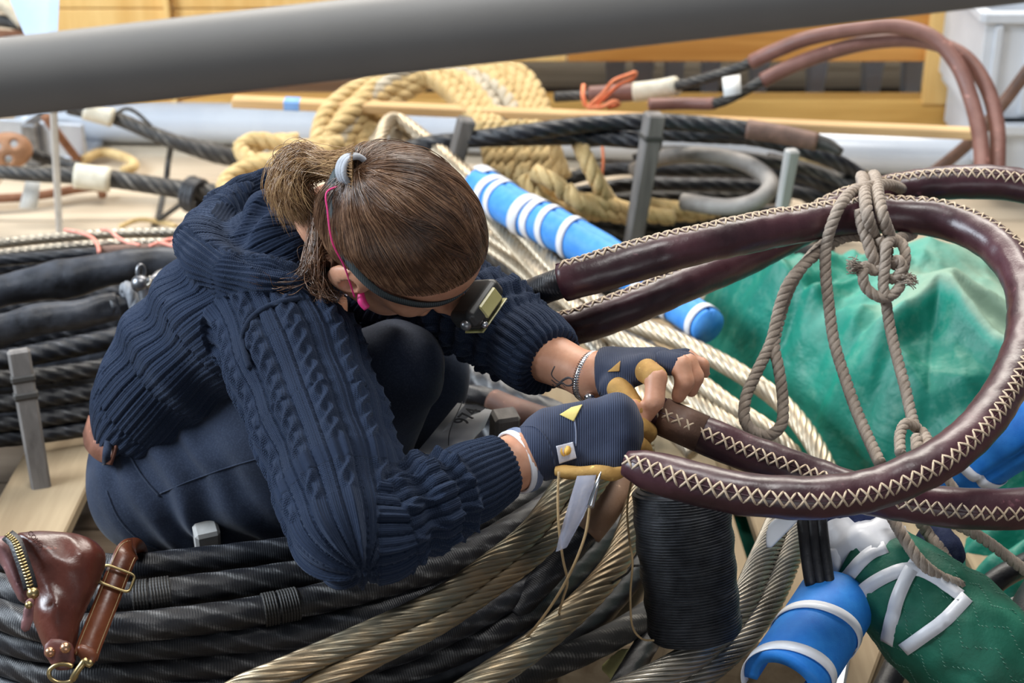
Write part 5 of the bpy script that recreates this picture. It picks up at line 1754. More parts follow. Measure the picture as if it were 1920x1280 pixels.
pl_ = thing('floor_board', 'short loose plank under the green padding at the lower right', 'plank', Zp(1620, 1240, .12))
beam('board', Zp(1570, 1300, .125), Zp(1640, 1120, .125), .07, .02, M_DECK, pl_)
pl_ = thing('steel_bar', 'flat grey steel bar standing under the blue foam tube', 'bar', Zp(1560, 1290, .12))
beam('flat_bar', Zp(1556, 1320, .13), Zp(1575, 1210, .14), .03, .008, M_STEEL, pl_)
ys = inflate('yellow_scrap', [(1126, 1252), (1150, 1226), (1170, 1214), (1196, 1222), (1190, 1250), (1172, 1252), (1180, 1278), (1150, 1290), (1140, 1268)], 2.12, .002, .006, simple('yellow_paper', (.55, .53, .22), (.65, .62, .3), 30, .7), None, .002)[0]
tag(ys, 'torn yellowish paper scrap on the pallet below the spool', 'paper')

# ================================================================== the person
person = thing('person', 'crouching person in navy cable-knit hoodie, blue trousers and fingerless gloves, head bent over the ropes', 'person', Q(420, 1000, 2.3) * np.array([1, 1, 0]) + np.array([0, 0, .115]))

# head frame: f = where the face points, w = the person's right, u = crown
m_ = AX_R * .741 - AX_U * .671
n_ = AX_R * .671 + AX_U * .741
al = math.radians(14)
fwd = m_ * math.cos(al) + AX_F * math.sin(al)
up0 = -AX_F * math.cos(al) + m_ * math.sin(al)
ph_ = math.radians(29)
w0 = -n_
hw_ = w0 * math.cos(ph_) + up0 * math.sin(ph_)
hu = up0 * math.cos(ph_) - w0 * math.sin(ph_)
HC = Q(748, 440, 1.93)
HAX = np.array([fwd, hw_, hu])


def hp(a, b, c):
    return HC + fwd * a + hw_ * b + hu * c


# joints ------------------------------------------------------------
sh_r, el_r, wr_r = Q(545, 612, 1.96), Q(655, 985, 1.77), Q(962, 868, 1.865)
sh_l, el_l, wr_l = Q(690, 545, 2.24), Q(835, 560, 2.12), Q(1108, 706, 1.955)
neck0 = Q(575, 470, 2.10)
hip_r, kn_r, an_r = Q(330, 890, 2.22), Q(745, 688, 2.07), Zp(610, 985, .22)
hip_l, kn_l, an_l = Q(400, 870, 2.42), Q(800, 700, 2.30), Q(760, 930, 2.42)
an_r = Zp(610, 985, .22)
an_l = an_l * np.array([1, 1, 0]) + np.array([0, 0, .22])

# finger chains of both hands: (points, radii)
FR = [  # near (right) hand, a fist seen from its back
    ([(1156, 768, 1.856), (1184, 766, 1.868), (1204, 782, 1.890), (1188, 798, 1.90)], (.0112, .0104, .0092, .0078)),
    ([(1164, 796, 1.850), (1192, 799, 1.862), (1214, 812, 1.882), (1196, 824, 1.90)], (.0114, .0106, .0094, .008)),
    ([(1162, 826, 1.850), (1188, 832, 1.856), (1206, 846, 1.878), (1190, 856, 1.89)], (.0112, .0102, .009, .0078)),
    ([(1152, 856, 1.850), (1172, 864, 1.855), (1186, 878, 1.87), (1174, 884, 1.88)], (.0104, .0092, .0082, .0072)),
    ([(1070, 790, 1.875), (1112, 770, 1.885), (1160, 786, 1.895), (1192, 808, 1.895)], (.013, .012, .0098, .008))]
FL = [  # far (left) hand, index coming down to the thumb
    ([(1206, 690, 1.905), (1230, 708, 1.876), (1227, 750, 1.868), (1213, 776, 1.874)], (.0128, .0122, .0112, .0092)),
    ([(1236, 678, 1.915), (1276, 684, 1.89), (1284, 716, 1.885), (1272, 742, 1.89)], (.0124, .0116, .0104, .0088)),
    ([(1244, 676, 1.93), (1290, 680, 1.91), (1304, 706, 1.905), (1296, 732, 1.91)], (.0118, .0108, .0096, .0082)),
    ([(1242, 676, 1.95), (1288, 668, 1.945), (1318, 684, 1.94), (1322, 700, 1.945)], (.0098, .0084, .0074, .0064)),
    ([(1150, 724, 1.915), (1180, 756, 1.895), (1190, 766, 1.89), (1206, 772, 1.885)], (.0135, .0118, .0098, .008))]

# body: one surface -------------------------------------------------
lo = np.min([HC - .16, hip_l - .2, an_l - .2, wr_r - .1, hip_r - .2], 0)
hi = np.max([HC + .16, hip_l + .2, wr_l + .12, wr_r + .16, kn_r + .1], 0)
lo[2] = .12
fb = Field(lo - .02, hi + .06, .0032)
# trunk inside the clothes
fb.ell(Q(345, 870, 2.30), EYE, (.075, .11, .075), .03)
fb.ell(Q(400, 730, 2.20), EYE, (.09, .11, .12), .05)
fb.ell(Q(500, 580, 2.12), EYE, (.10, .12, .09), .05)
fb.chain([Q(500, 560, 2.12), neck0, hp(-.055, 0, -.075)], (.055, .047, .045), .03)
fb.chain([sh_r, el_r, Q(800, 944, 1.805), wr_r], (.045, .040, .032, .0275), .02)
fb.chain([sh_l, el_l, Q(960, 640, 2.03), wr_l], (.045, .040, .036, .0240), .02)
fb.chain([hip_r, kn_r, an_r], (.075, .045, .03), .02)
fb.chain([hip_l, kn_l, an_l], (.075, .045, .03), .02)
# skull, face
fb.ell(hp(-.003, 0, .020), HAX, (.0985, .073, .083), .02)
fb.ell(hp(.030, 0, -.045), HAX, (.060, .054, .075), .03)
fb.cone(hp(.062, 0, -.100), hp(.050, 0, -.095), .022, .026, .02)           # chin
fb.cone(hp(-.010, .050, -.070), hp(.048, .022, -.100), .016, .018, .02)    # jaw
fb.cone(hp(-.010, -.050, -.070), hp(.048, -.022, -.100), .016, .018, .02)
for s in (-1, 1):
    fb.ell(hp(.058, s * .036, -.030), HAX, (.022, .022, .018), .015)       # cheek bones
    fb.ell(hp(.088, s * .030, -.006), HAX, (.012, .018, .010), .006, 's')  # eye sockets
    fb.ell(hp(.074, s * .030, -.007), HAX, (.0125, .0125, .011), .002)     # eyeballs under lids
    fb.cone(hp(.084, s * .018, .010), hp(.072, s * .046, .010), .008, .007, .01)   # brow
    # ears
    e0 = hp(-.012, s * .073, -.012)
    fb.ell(e0 + hw_ * s * .005, np.array([fwd * .95 + hu * -.2, hw_ * s, hu]), (.021, .0095, .034), .005)
    fb.ell(e0 + hw_ * s * .008 + fwd * .004, HAX, (.010, .006, .016), .004, 's')
    fb.cone(e0 - hu * .024 + fwd * .006, e0 - hu * .028 + fwd * .006, .007, .006, .004)
fb.chain([hp(.088, 0, .004), hp(.104, 0, -.026), hp(.110, 0, -.040)], (.008, .010, .012), .010)  # nose
for s in (-1, 1):
    fb.cone(hp(.098, s * .010, -.044), hp(.096, s * .010, -.044), .008, .008, .006)
fb.cone(hp(.088, -.016, -.066), hp(.088, .016, -.066), .0085, .0085, .006)  # lips
fb.cone(hp(.085, -.014, -.077), hp(.085, .014, -.077), .009, .009, .006)
fb.cone(hp(.100, -.016, -.0715), hp(.100, .016, -.0715), .006, .006, .003, 's')
# hands
fb.chain([wr_r, Q(1020, 838, 1.866)], (.0275, .031), .015)
for (x0, y0, x1, y1) in ((1030, 800, 1158, 770), (1032, 822, 1168, 798), (1032, 842, 1168, 828), (1030, 858, 1158, 856)):
    fb.cone(Q(x0, y0, 1.868), Q(x1, y1, 1.85), .017, .0125, .012)
for pts, rad in FR:
    fb.chain([Q(*p) for p in pts], rad, .0045)
fb.chain([wr_l, Q(1140, 700, 1.95)], (.024, .027), .015)
for (x0, y0, d0, x1, y1, d1) in ((1150, 706, 1.93, 1206, 690, 1.905), (1150, 694, 1.945, 1234, 680, 1.92), (1150, 690, 1.96, 1240, 678, 1.935), (1150, 690, 1.972, 1238, 678, 1.952)):
    fb.cone(Q(x0, y0, d0), Q(x1, y1, d1), .017, .0125, .012)
for pts, rad in FL:
    fb.chain([Q(*p) for p in pts], rad, .0045)


def skin_mat():
    t = NT('skin')
    v = t.coord()
    n1 = t.noise(v, 28, 4, .6)
    n2 = t.noise(v, 260, 3)
    col = t.ramp(n1, [(.32, (.48, .22, .13)), (.68, (.66, .345, .22))])
    col = t.mix(t.ramp(n2, [(.6, W3(0)), (.8, W3(.25))]), col, (.40, .15, .10))
    t.set(Base_Color=col, Roughness=.5, Subsurface_Weight=.12, Subsurface_Radius=(.012, .005, .003), Subsurface_Scale=.5)
    t.bump(n2, .15, .0008)
    return t.m


M_SKIN = skin_mat()
V, F = fb.nets()
V = relax(V, F, 3)
body = mesh('body', V, F, M_SKIN, person)
# fingernails
nb_ = Bag()
del fb

# trousers ------------------------------------------------------------
ft = Field(np.array([-.62, 1.45, .12]), np.array([.15, 2.6, .75]), .0042)
ft.ell(Q(318, 893, 2.30), np.array([AX_R * .8 - AX_U * .6, AX_F, AX_R * .6 + AX_U * .8]), (.105, .155, .098), .03)
ft.ell(Q(276, 918, 2.24), EYE, (.062, .085, .068), .03)
ft.chain([Q(325, 893, 2.21), Q(540, 800, 2.12), kn_r], (.094, .083, .057), .035)
ft.chain([kn_r, (kn_r + an_r) / 2, an_r, an_r + np.array([0, 0, -.04])], (.057, .062, .050, .048), .012)
ft.cone(Q(330, 935, 2.2), Q(540, 910, 2.14), .075, .068, .03)
ft.chain([hip_l, (hip_l + kn_l) / 2, kn_l], (.09, .08, .056), .02)
ft.chain([kn_l, an_l], (.056, .045), .02)
ft.cone(Q(278, 838, 2.26), Q(340, 800, 2.26), .066, .075, .03)
V, F = ft.nets()
V = relax(V, F, 4)
N_ = vnormals(V, F)
# folds radiating at the hip and behind the knee
pxp = lambda V: (960 + FPX * ((V - C0) @ AX_R) / ((V - C0) @ AX_F), 640 - FPX * ((V - C0) @ AX_U) / ((V - C0) @ AX_F))
hipc = Q(262, 850, 2.2)
axl = (kn_r - hip_r) / np.linalg.norm(kn_r - hip_r)
q_ = V - hip_r
tl = q_ @ axl
rad_ = q_ - tl[:, None] * axl
wv = np.sin(tl * 115 + 3.5 * vnoise(V * 13)) * np.exp(-((tl - .06) / .09) ** 2) * .0062 + np.sin(tl * 150 + 4 * vnoise(V * 16, 2)) * np.exp(-((tl - .42) / .06) ** 2) * .0018
wv = wv + .0040 * vnoise(V * np.array([15, 15, 20]), 5)
V = V + N_ * wv[:, None]


def denim():
    t = NT('navy_denim')
    v = t.coord()
    n1 = t.noise(v, 10, 4, .6)
    n2 = t.noise(v, 480, 2)
    col = t.ramp(n1, [(.3, (.014, .021, .042)), (.7, (.030, .042, .075))])
    col = t.mix(t.ramp(n2, [(.45, W3(0)), (.75, W3(.4))]), col, (.06, .08, .125))
    t.set(Base_Color=col, Roughness=.85, Specular_IOR_Level=.2, Sheen_Weight=.1)
    wv_ = t.n('ShaderNodeTexWave', {'Vector': t.map(v, (1, 1, 1), (.3, .6, .2)), 'Scale': 420, 'Distortion': .5}).outputs[1]
    nb = t.bump(wv_, .12, .0007)
    t.bump(t.noise(v, 36, 3), .3, .004, nb)
    return t.m


M_DENIM = denim()
tro = mesh('trousers', V, F, M_DENIM, person)
# belt, loops and seams at the waist
def ring_on(center, a, b, ra, rb, t0, t1, n=40):
    th_ = np.linspace(t0, t1, n)
    return center + np.cos(th_)[:, None] * a * ra + np.sin(th_)[:, None] * b * rb


wax = np.array([AX_R * .72 - AX_U * .69, AX_F, AX_R * .69 + AX_U * .72])
P = spline(np.array([Q(214, 853, 2.115), Q(200, 849, 2.13), Q(184, 840, 2.16), Q(168, 822, 2.21), Q(163, 796, 2.30)]), .006)
cW = Q(290, 760, 2.27)
Wd = np.tile(AX_R * .30 + AX_U * .95, (len(P), 1))
V, F = ribbon(P, Wd, .026, .004)
mesh('belt', V, F, leather('belt_leather', (.16, .06, .035), (.30, .13, .085), .45, 18), person)
for pts in ([(204, 826, 2.12), (200, 850, 2.11), (199, 870, 2.125)],):
    P = spline(QL(pts), .004)
    V, F = ribbon(P, np.tile(AX_R, (len(P), 1)), .010, .003)
    mesh('belt_loop', V, F, M_DENIM, person)
from mathutils.bvhtree import BVHTree
def drape(o, pts, lift=.001):
    """points where the sight lines through photo pixels meet a mesh"""
    me = o.data
    b_ = BASE[o]
    bvh = BVHTree.FromPolygons([tuple(np.array(v.co) + b_) for v in me.vertices], [tuple(p.vertices) for p in me.polygons])
    out = []
    for (x, y) in pts:
        r = Q(x, y, 1.0) - C0
        r /= np.linalg.norm(r)
        h = bvh.ray_cast(Vector(C0), Vector(r))
        if h[0] is not None:
            out.append(np.array(h[0]) + np.array(h[1]) * lift)
    return np.array(out)


def seam_line(o, pts, r, m, nm, par):
    dense = spline(np.array([(x / 1000, y / 1000, 0) for x, y in pts]), .006)[:, :2] * 1000
    P = drape(o, dense, r * .3)
    if len(P) > 4:
        for _ in range(2):
            P[1:-1] = (P[:-2] + 2 * P[1:-1] + P[2:]) / 4
        return Tube(P, r, 8).obj(nm, m, par)


seam_line(tro, [(242, 852), (262, 886), (286, 916), (300, 930)], .0014, M_DENIM, 'pocket_seam', tro)
seam_line(tro, [(200, 920), (222, 970), (262, 1012), (300, 1030)], .0014, M_DENIM, 'seat_seam', tro)
seam_line(tro, [(300, 925), (360, 900), (440, 872), (520, 850)], .0010, M_DENIM, 'side_seam', tro)

# shoes under the coil
for an in (an_r, an_l):
    f = Field(an + np.array([-.12, -.12, -.13]), an + np.array([.2, .12, .1]), .005)
    sx_ = an + np.array([0, 0, -.055])
    f.chain([an + np.array([0, 0, .03]), an + np.array([0, 0, -.03])], (.046, .046), .02)
    f.chain([sx_ + np.array([-.02, 0, -.010]), sx_ + np.array([.08, -.01, -.012]), sx_ + np.array([.15, -.02, -.016])], (.04, .043, .034), .03)
    V, F = f.nets()
    V = relax(V, F, 3)
    V[:, 2] = np.maximum(V[:, 2], .117)
    mesh('shoe', V, F, M_RUBBER, person)

# knitted hoodie ------------------------------------------------------
fs = Field(np.array([-.62, 1.35, .30]), np.array([.16, 2.5, 1.0]), .0036)
TAX = np.array([AX_R * .62 + AX_U * .78, AX_F * .95 + AX_R * .1, AX_R * .78 - AX_U * .62])
TAX[1] -= TAX[0] * np.dot(TAX[0], TAX[1])
TAX[1] /= np.linalg.norm(TAX[1])
TAX[2] = np.cross(TAX[0], TAX[1])
fs.ell(Q(330, 738, 2.24), TAX, (.118, .150, .082), .03)
fs.ell(Q(385, 655, 2.19), TAX, (.15, .155, .098), .05)
fs.ell(Q(478, 575, 2.12), TAX, (.135, .165, .098), .05)
fs.cone(Q(292, 757, 2.22), Q(345, 690, 2.20), .060, .07, .03)
# hem band
fs.ell(Q(302, 770, 2.25), TAX, (.052, .150, .066), .02)
# near sleeve
SLR = [Q(520, 600, 1.985), Q(560, 690, 1.935), Q(600, 800, 1.875), Q(640, 910, 1.81), Q(660, 985, 1.772), Q(712, 984, 1.775), Q(800, 945, 1.80), Q(880, 906, 1.835), Q(960, 866, 1.865)]
SRR = (.074, .074, .070, .064, .056, .050, .043, .039, .036)
fs.chain(SLR, SRR, .018)
# far sleeve
SLL = [sh_l, Q(770, 552, 2.19), Q(846, 560, 2.12), Q(930, 605, 2.06), Q(1000, 655, 2.01), Q(1046, 690, 1.985)]
SLRr = (.068, .062, .054, .051, .046, .041)
fs.chain(SLL, SLRr, .018)
# hood lying on the back: its lip, the fold inside it and the collar, laid on the surface built so far
def surf(x, y, dflt, off):
    for d in np.arange(1.72, 2.45, .003):
        q = np.round((Q(x, y, d) - fs.lo) / fs.h).astype(int)
        if (q < 0).any() or (q >= fs.a.shape).any():
            continue
        if fs.a[tuple(q)] < 0:
            return Q(x, y, d + off)
    return Q(x, y, dflt)


LIP = [surf(x, y, d, .004) for x, y, d in ((618, 520, 1.97), (560, 528, 1.97), (500, 524, 1.98), (440, 512, 2.0), (392, 494, 2.02), (378, 466, 2.05), (390, 432, 2.09), (420, 400, 2.12), (462, 370, 2.14), (505, 350, 2.15), (535, 346, 2.16))]
COL_ = [surf(x, y, d, .006) for x, y, d in ((604, 478, 1.98), (550, 476, 1.99), (505, 448, 2.03), (512, 408, 2.08), (548, 380, 2.10))]
fs.chain(LIP, (.014, .020, .024, .027, .030, .031, .031, .029, .026, .022, .018), .008)
fs.chain(COL_, (.026, .034, .036, .033, .026), .010)
CARV = [surf(x, y, d, -.002) for x, y, d in ((452, 470, 2.0), (446, 440, 2.03), (458, 410, 2.06), (486, 384, 2.08), (520, 366, 2.09))]
fs.chain(CARV, (.005, .012, .016, .015, .009), .008, 's')
fs.chain([surf(x, y, d, 0) for x, y, d in ((452, 478, 2.0), (500, 496, 2.0), (560, 502, 2.0), (610, 500, 2.0))], (.006, .008, .008, .006), .008, 's')


def slice_off(f, p, ax_, r):
    ax_ = ax_ / np.linalg.norm(ax_)
    def fn(X):
        q = X - p
        a = q @ ax_
        return np.maximum(-a, np.linalg.norm(q - a[..., None] * ax_, axis=-1) - r)
    f.put(fn, p - r - .02, p + r + .05, .004, 's')


slice_off(fs, Q(944, 872, 1.857), Q(960, 866, 1.865) - Q(880, 898, 1.835), .06)
slice_off(fs, Q(1028, 678, 1.99), Q(1060, 712, 1.97) - Q(1000, 664, 2.01), .07)
V, F = fs.nets()
del fs
V = relax(V, F, 3)
V, F = subdiv(V, F)
V = relax(V, F, 1)
# openings: cuffs and neck stay closed inside, the body runs through them
N_ = vnormals(V, F)
# knit coordinates: nearest bone chain, arc length and turn round it
TOR = [Q(240, 800, 2.24), Q(308, 728, 2.22), Q(385, 640, 2.17), Q(470, 560, 2.11), Q(560, 490, 2.06)]
HOD = [LIP[0], LIP[1], LIP[3], LIP[5], LIP[7], LIP[9], LIP[10]]
chains = [(TOR, [.15] * 5), (SLR, SRR), (SLL, SLRr), (HOD, [.032] * 7)]
best = np.full(len(V), 9.0)
ku = np.zeros(len(V))
kv = np.zeros(len(V))
kc = np.zeros(len(V), int)
for ci, (ch, rd) in enumerate(chains):
    s0 = 0
    ref = np.array([.3, -.5, .8])
    for i in range(len(ch) - 1):
        a, b = ch[i], ch[i + 1]
        ba = b - a
        L_ = np.linalg.norm(ba)
        T_ = ba / L_
        t_ = np.clip(((V - a) @ ba) / L_ ** 2, 0, 1)
        d_ = np.linalg.norm(V - a - t_[:, None] * ba, axis=1) - (rd[i] + (rd[i + 1] - rd[i]) * t_)
        if ci == 0:
            d_ = np.maximum(d_, -.02) + .012
        n1_ = ref - T_ * np.dot(ref, T_)
        n1_ /= np.linalg.norm(n1_)
        n2_ = np.cross(T_, n1_)
        q_ = V - a
        ang = np.arctan2(q_ @ n2_, q_ @ n1_)
        m = d_ < best
        best[m] = d_[m]
        ku[m] = s0 + t_[m] * L_
        kv[m] = ang[m]
        kc[m] = ci
        s0 += L_
R_ = np.choose(kc, [.125, .066, .055, .05])
x_ = kv * R_                                   # metres round the limb
lens = [sum(np.linalg.norm(ch[i + 1] - ch[i]) for i in range(len(ch) - 1)) for ch, _ in chains]
LT = np.choose(kc, lens)
per = np.choose(kc, [.046, .0415, .043, .044])
xm = np.mod(x_, per)
def cable(x, s):
    c0 = .0135
    a = .0056 * np.sin(2 * math.pi * s / .046)
    w_ = .0042
    h1 = np.exp(-((x - c0 - a) / w_) ** 2) * (1 + .35 * np.cos(2 * math.pi * s / .046))
    h2 = np.exp(-((x - c0 + a) / w_) ** 2) * (1 - .35 * np.cos(2 * math.pi * s / .046))
    g = np.exp(-((x - .0015) / .0017) ** 2) + np.exp(-((x - .0255) / .0017) ** 2)
    return .0050 * np.maximum(h1, h2) - .0038 * g
rib = .0017 * (np.abs(np.cos(math.pi * (xm - .027) / .0085)) ** .8 - .4) * (xm > .027)
h_ = cable(xm, ku) + rib
big_rib = .0034 * (np.abs(np.cos(math.pi * x_ / .0115)) ** .7 - .5)
tor_rib = .0030 * (np.clip(np.abs(np.cos(math.pi * x_ / .019)) * 3.2, 0, 1) - 1) + .0007 * np.cos(2 * math.pi * x_ / .0062)
cuffR = np.clip((ku - (lens[1] - .085)) / .01, 0, 1) * (kc == 1)
cuffL = np.clip((ku - (lens[2] - .075)) / .01, 0, 1) * (kc == 2)
hem = np.clip((.055 - ku) / .01, 0, 1) * (kc == 0)
cu = np.maximum(np.maximum(cuffR, cuffL), hem)
h_ = np.where(kc == 0, tor_rib, h_)
h_ = np.where(kc == 3, .0018 * np.cos(2 * math.pi * x_ / .0105), h_)
h_ = h_ * (1 - cu) + big_rib * cu
# folds: bunched sleeve, slumped back
fold = np.zeros(len(V))
sl = kc == 1
fold += sl * (1 - cu) * .0062 * np.sin(2 * math.pi * ku / .036 + 1.0 * np.sin(kv) + 1.2 * vnoise(V * 10, 3)) * np.exp(-((ku - .43) / .065) ** 2)
fold += sl * (1 - cu) * .0035 * vnoise(V * np.array([16, 16, 22]), 6)
sl = kc == 2
fold += sl * (1 - cu) * .0050 * np.sin(2 * math.pi * ku / .036 + 1.6 * vnoise(V * 16, 4))
sl = kc == 0
TDir = AX_R * .62 + AX_U * .78
tq_ = (V - TOR[0]) @ TDir
fold += sl * (1 - hem) * .0060 * np.sin(2 * math.pi * (tq_ * 12) + 4.2 * vnoise(V * 6, 8) + 9 * (V - TOR[0]) @ AX_F + 5 * (V - TOR[0]) @ AX_R) * np.clip((tq_ - .05) / .05, 0, 1) * np.clip(.5 + vnoise(V * 5, 12), .1, 1)
fold += sl * .004 * vnoise(V * 15, 9)
V = V + N_ * (h_ + fold)[:, None]
uvv = np.stack([ku, x_], 1)
UV = uvv[F]
wrp = (UV[:, :, 1].max(1) - UV[:, :, 1].min(1)) > .1
UV[wrp, :, 1] = UV[wrp, :, 1].max(1)[:, None]


def knit():
    t = NT('navy_knit')
    uv = t.coord('UV')
    v = t.coord()
    sx = t.n('ShaderNodeSeparateXYZ', {'Vector': uv})
    a = t.math('MULTIPLY', sx.outputs[1], 2 * math.pi / .0024)
    b = t.math('MULTIPLY', sx.outputs[0], 2 * math.pi / .0021)
    vv = t.math('SINE', t.math('ADD', b, t.math('MULTIPLY', t.math('ABSOLUTE', t.math('SINE', t.math('MULTIPLY', a, .5))), 2.6)))
    hh = t.math('MULTIPLY_ADD', t.math('COSINE', a), .5, t.math('MULTIPLY', vv, .5))
    n1 = t.noise(v, 7, 4, .6)
    col = t.ramp(n1, [(.3, (.011, .018, .037)), (.7, (.020, .031, .061))])
    col = t.mix(t.ramp(hh, [(.35, W3(0)), (1.0, W3(.35))]), col, (.05, .068, .115))
    t.set(Base_Color=col, Roughness=.9, Specular_IOR_Level=.15, Sheen_Weight=.13, Sheen_Roughness=.4, Sheen_Tint=(.5, .62, .9, 1))
    t.bump(t.math('ADD', hh, t.noise(v, 1200, 2)), .6, .0011)
    return t.m


M_KNIT = knit()
hood = mesh('hoodie', V, F, M_KNIT, person, UV)
seam_line(hood, [(470, 690), (455, 640), (470, 600), (510, 572), (560, 560)], .0035, M_KNIT, 'shoulder_seam', hood)

# gloves ---------------------------------------------------------------
M_GLOVE = NT('glove_fabric')
_v = M_GLOVE.coord()
M_GLOVE.set(Base_Color=M_GLOVE.ramp(M_GLOVE.noise(_v, 22, 4), [(.3, (.022, .030, .062)), (.7, (.042, .055, .098))]), Roughness=.75, Specular_IOR_Level=.25, Sheen_Weight=.1)
M_GLOVE.bump(M_GLOVE.n('ShaderNodeTexWave', {'Vector': _v, 'Scale': 130, 'Distortion': .3}).outputs[1], .6, .0015)
M_GLOVE = M_GLOVE.m
M_TAN = leather('tan_suede', (.36, .19, .045), (.55, .32, .09), .75, 30)
M_YEL = simple('yellow_patch', (.60, .46, .12), (.72, .57, .18), 40, .7, 0, .2, 300)


def cut(pts, frac):
    P = [Q(*p) for p in pts]
    return P, frac


def hand_cover(name, chains_, parts, h, grow, lo, hi, m, par, cut_=None):
    f = Field(lo, hi, h)
    for P, R_ in chains_:
        f.chain(P, [r + grow for r in R_], .011)
    for P, R_ in parts:
        f.chain(P, [r + grow for r in R_], .004)
    if cut_:
        slice_off(f, *cut_)
    V, F = f.nets()
    V = relax(V, F, 3)
    V = V + vnormals(V, F) * (.0007 * vnoise(V * 70))[:, None]
    return mesh(name, V, F, m, par)


def seg(P, r, t):
    """first part of a finger chain, to fraction t of its second bone"""
    a, b, c = Q(*P[0]), Q(*P[1]), Q(*P[2])
    return [a, a + (b - a) * 1.0, b + (c - b) * t], (r[0], r[1], r[1] + (r[2] - r[1]) * t)


lo, hi = Q(1090, 820, 1.86) - .13, Q(1090, 820, 1.86) + .13
pal = [([Q(1000, 850, 1.866), Q(1020, 838, 1.866)], (.0295, .0315))]
for (x0, y0, x1, y1) in ((1030, 800, 1158, 770), (1032, 822, 1168, 798), (1032, 842, 1168, 828), (1030, 858, 1158, 856)):
    pal.append(([Q(x0, y0, 1.868), Q(x1, y1, 1.852), Q(x1 + 10, y1 + 2, 1.860)], (.0185, .0145, .0125)))
gl = hand_cover('glove', pal, [([Q(*FR[4][0][0]), Q(*FR[4][0][1])], FR[4][1][:2])], .0024, .0030, lo, hi, M_GLOVE, person, (Q(994, 851, 1.867), Q(960, 866, 1.865) - Q(1020, 838, 1.866), .06))
for k in range(4):
    P, r_ = seg(*FR[k], .55)
    tip_ = P[1] + (Q(*FR[k][0][2]) - P[1]) * .85
    hand_cover('finger_sleeve', [([P[1] + (tip_ - P[1]) * .25, tip_], (r_[1], r_[2]))], [], .0018, .0028, P[1] - .05, P[1] + .05, M_TAN, gl)
P = spline(QL([(1042, 882, 1.842), (1080, 886, 1.836), (1120, 884, 1.832), (1150, 888, 1.834), (1170, 880, 1.84)]), .004)
Tube(P, [.006, .0075, .007, .0085, .006], 16, bumps=lambda T, S, P: .0012 * vnoise(P * 90)).obj('palm_edge', M_TAN, gl)
# cuff, seam lines, yellow flash and the white woven label
P = drape(gl, [(992, 826), (1010, 862), (1022, 896)], .0006)
seam_line(gl, [(976, 800), (1004, 800), (1026, 826), (1038, 860), (1042, 880)], .0009, M_GLOVE, 'cuff_seam', gl)
seam_line(gl, [(1076, 776), (1080, 806), (1080, 836)], .0008, simple('pale_seam', (.2, .23, .32), (.24, .27, .37), 40, .7), 'back_seam', gl)


def patch(o, poly, m, nm, par, n=14, lift=.0012):
    """thin patch sewn on a surface: a draped quad grid (4 corners in photo pixels)"""
    c = np.array(poly, float)
    g = np.linspace(0, 1, n)
    pts = [(c[0] * (1 - a) * (1 - b) + c[1] * a * (1 - b) + c[2] * a * b + c[3] * (1 - a) * b) for b in g for a in g]
    P = drape(o, pts, lift)
    if len(P) != n * n:
        return None
    i, j = np.meshgrid(np.arange(n - 1), np.arange(n - 1), indexing='ij')
    F = np.stack([i * n + j, i * n + j + 1, (i + 1) * n + j + 1, (i + 1) * n + j], -1).reshape(-1, 4)
    ob = mesh(nm, P, F, m, par)
    md = ob.modifiers.new('thickness', 'SOLIDIFY')
    md.thickness = .0008
    md.offset = 0
    return ob


patch(gl, [(1050, 778), (1072, 765), (1092, 760), (1076, 790)], M_YEL, 'yellow_flash', gl)
lb = patch(gl, [(1042, 836), (1074, 828), (1081, 858), (1048, 868)], simple('woven_label', (.70, .70, .78), (.78, .78, .85), 60, .7, 0, .3, 900), 'label', gl)
if lb is not None:
    def blob(pts, nm, m_, k_=1.0):
        d_ = spline(np.array([(x / 1000, y / 1000, 0) for x, y in pts]), .0012)[:, :2] * 1000
        P = drape(gl, d_, .0022)
        if len(P) > 3:
            Tube(P, np.array([.0020, .0034, .0042, .0043, .0036, .0020]) * k_, 12, flat=.9).obj(nm, m_, lb)
    M_EMB = simple('ochre_emblem', (.72, .38, .05), (.85, .5, .1), 80, .6)
    blob([(1065, 836), (1064, 843), (1059, 852)], 'emblem', M_EMB)
    blob([(1051, 840), (1051, 846), (1054, 852), (1058, 854)], 'emblem', M_EMB, .32)
lo, hi = Q(1200, 705, 1.93) - .12, Q(1200, 705, 1.93) + .12
pal = [([Q(1128, 700, 1.952), Q(1140, 700, 1.95)], (.027, .028))]
for (x0, y0, d0, x1, y1, d1) in ((1150, 706, 1.93, 1206, 690, 1.905), (1150, 694, 1.945, 1234, 680, 1.92), (1150, 690, 1.96, 1240, 678, 1.935), (1150, 690, 1.972, 1238, 678, 1.952)):
    pal.append(([Q(x0, y0, d0), Q(x1, y1, d1)], (.0180, .0135)))
gl2 = hand_cover('glove', pal, [([Q(1150, 724, 1.915), Q(1172, 746, 1.90)], (.0135, .0122))], .0024, .0028, lo, hi, M_GLOVE, person, (Q(1126, 702, 1.953), Q(1100, 702, 1.958) - Q(1140, 700, 1.95), .06))
for k in range(4):
    P, r_ = seg(*FL[k], .0)
    hand_cover('finger_sleeve', [([P[0] + (P[1] - P[0]) * .2, P[0] + (P[1] - P[0]) * .95], r_[:2])], [], .002, .0014, P[1] - .05, P[1] + .05, M_TAN if k == 0 else M_GLOVE, gl2)
a_, b_ = Q(1160, 730, 1.905), Q(1184, 758, 1.893)
hand_cover('thumb_sleeve', [([a_, b_], (.0130, .0115))], [], .002, .0016, a_ - .05, a_ + .06, M_TAN, gl2)
patch(gl2, [(1140, 698), (1152, 688), (1164, 678), (1162, 696)], M_TAN, 'tan_flash', gl2, 10)

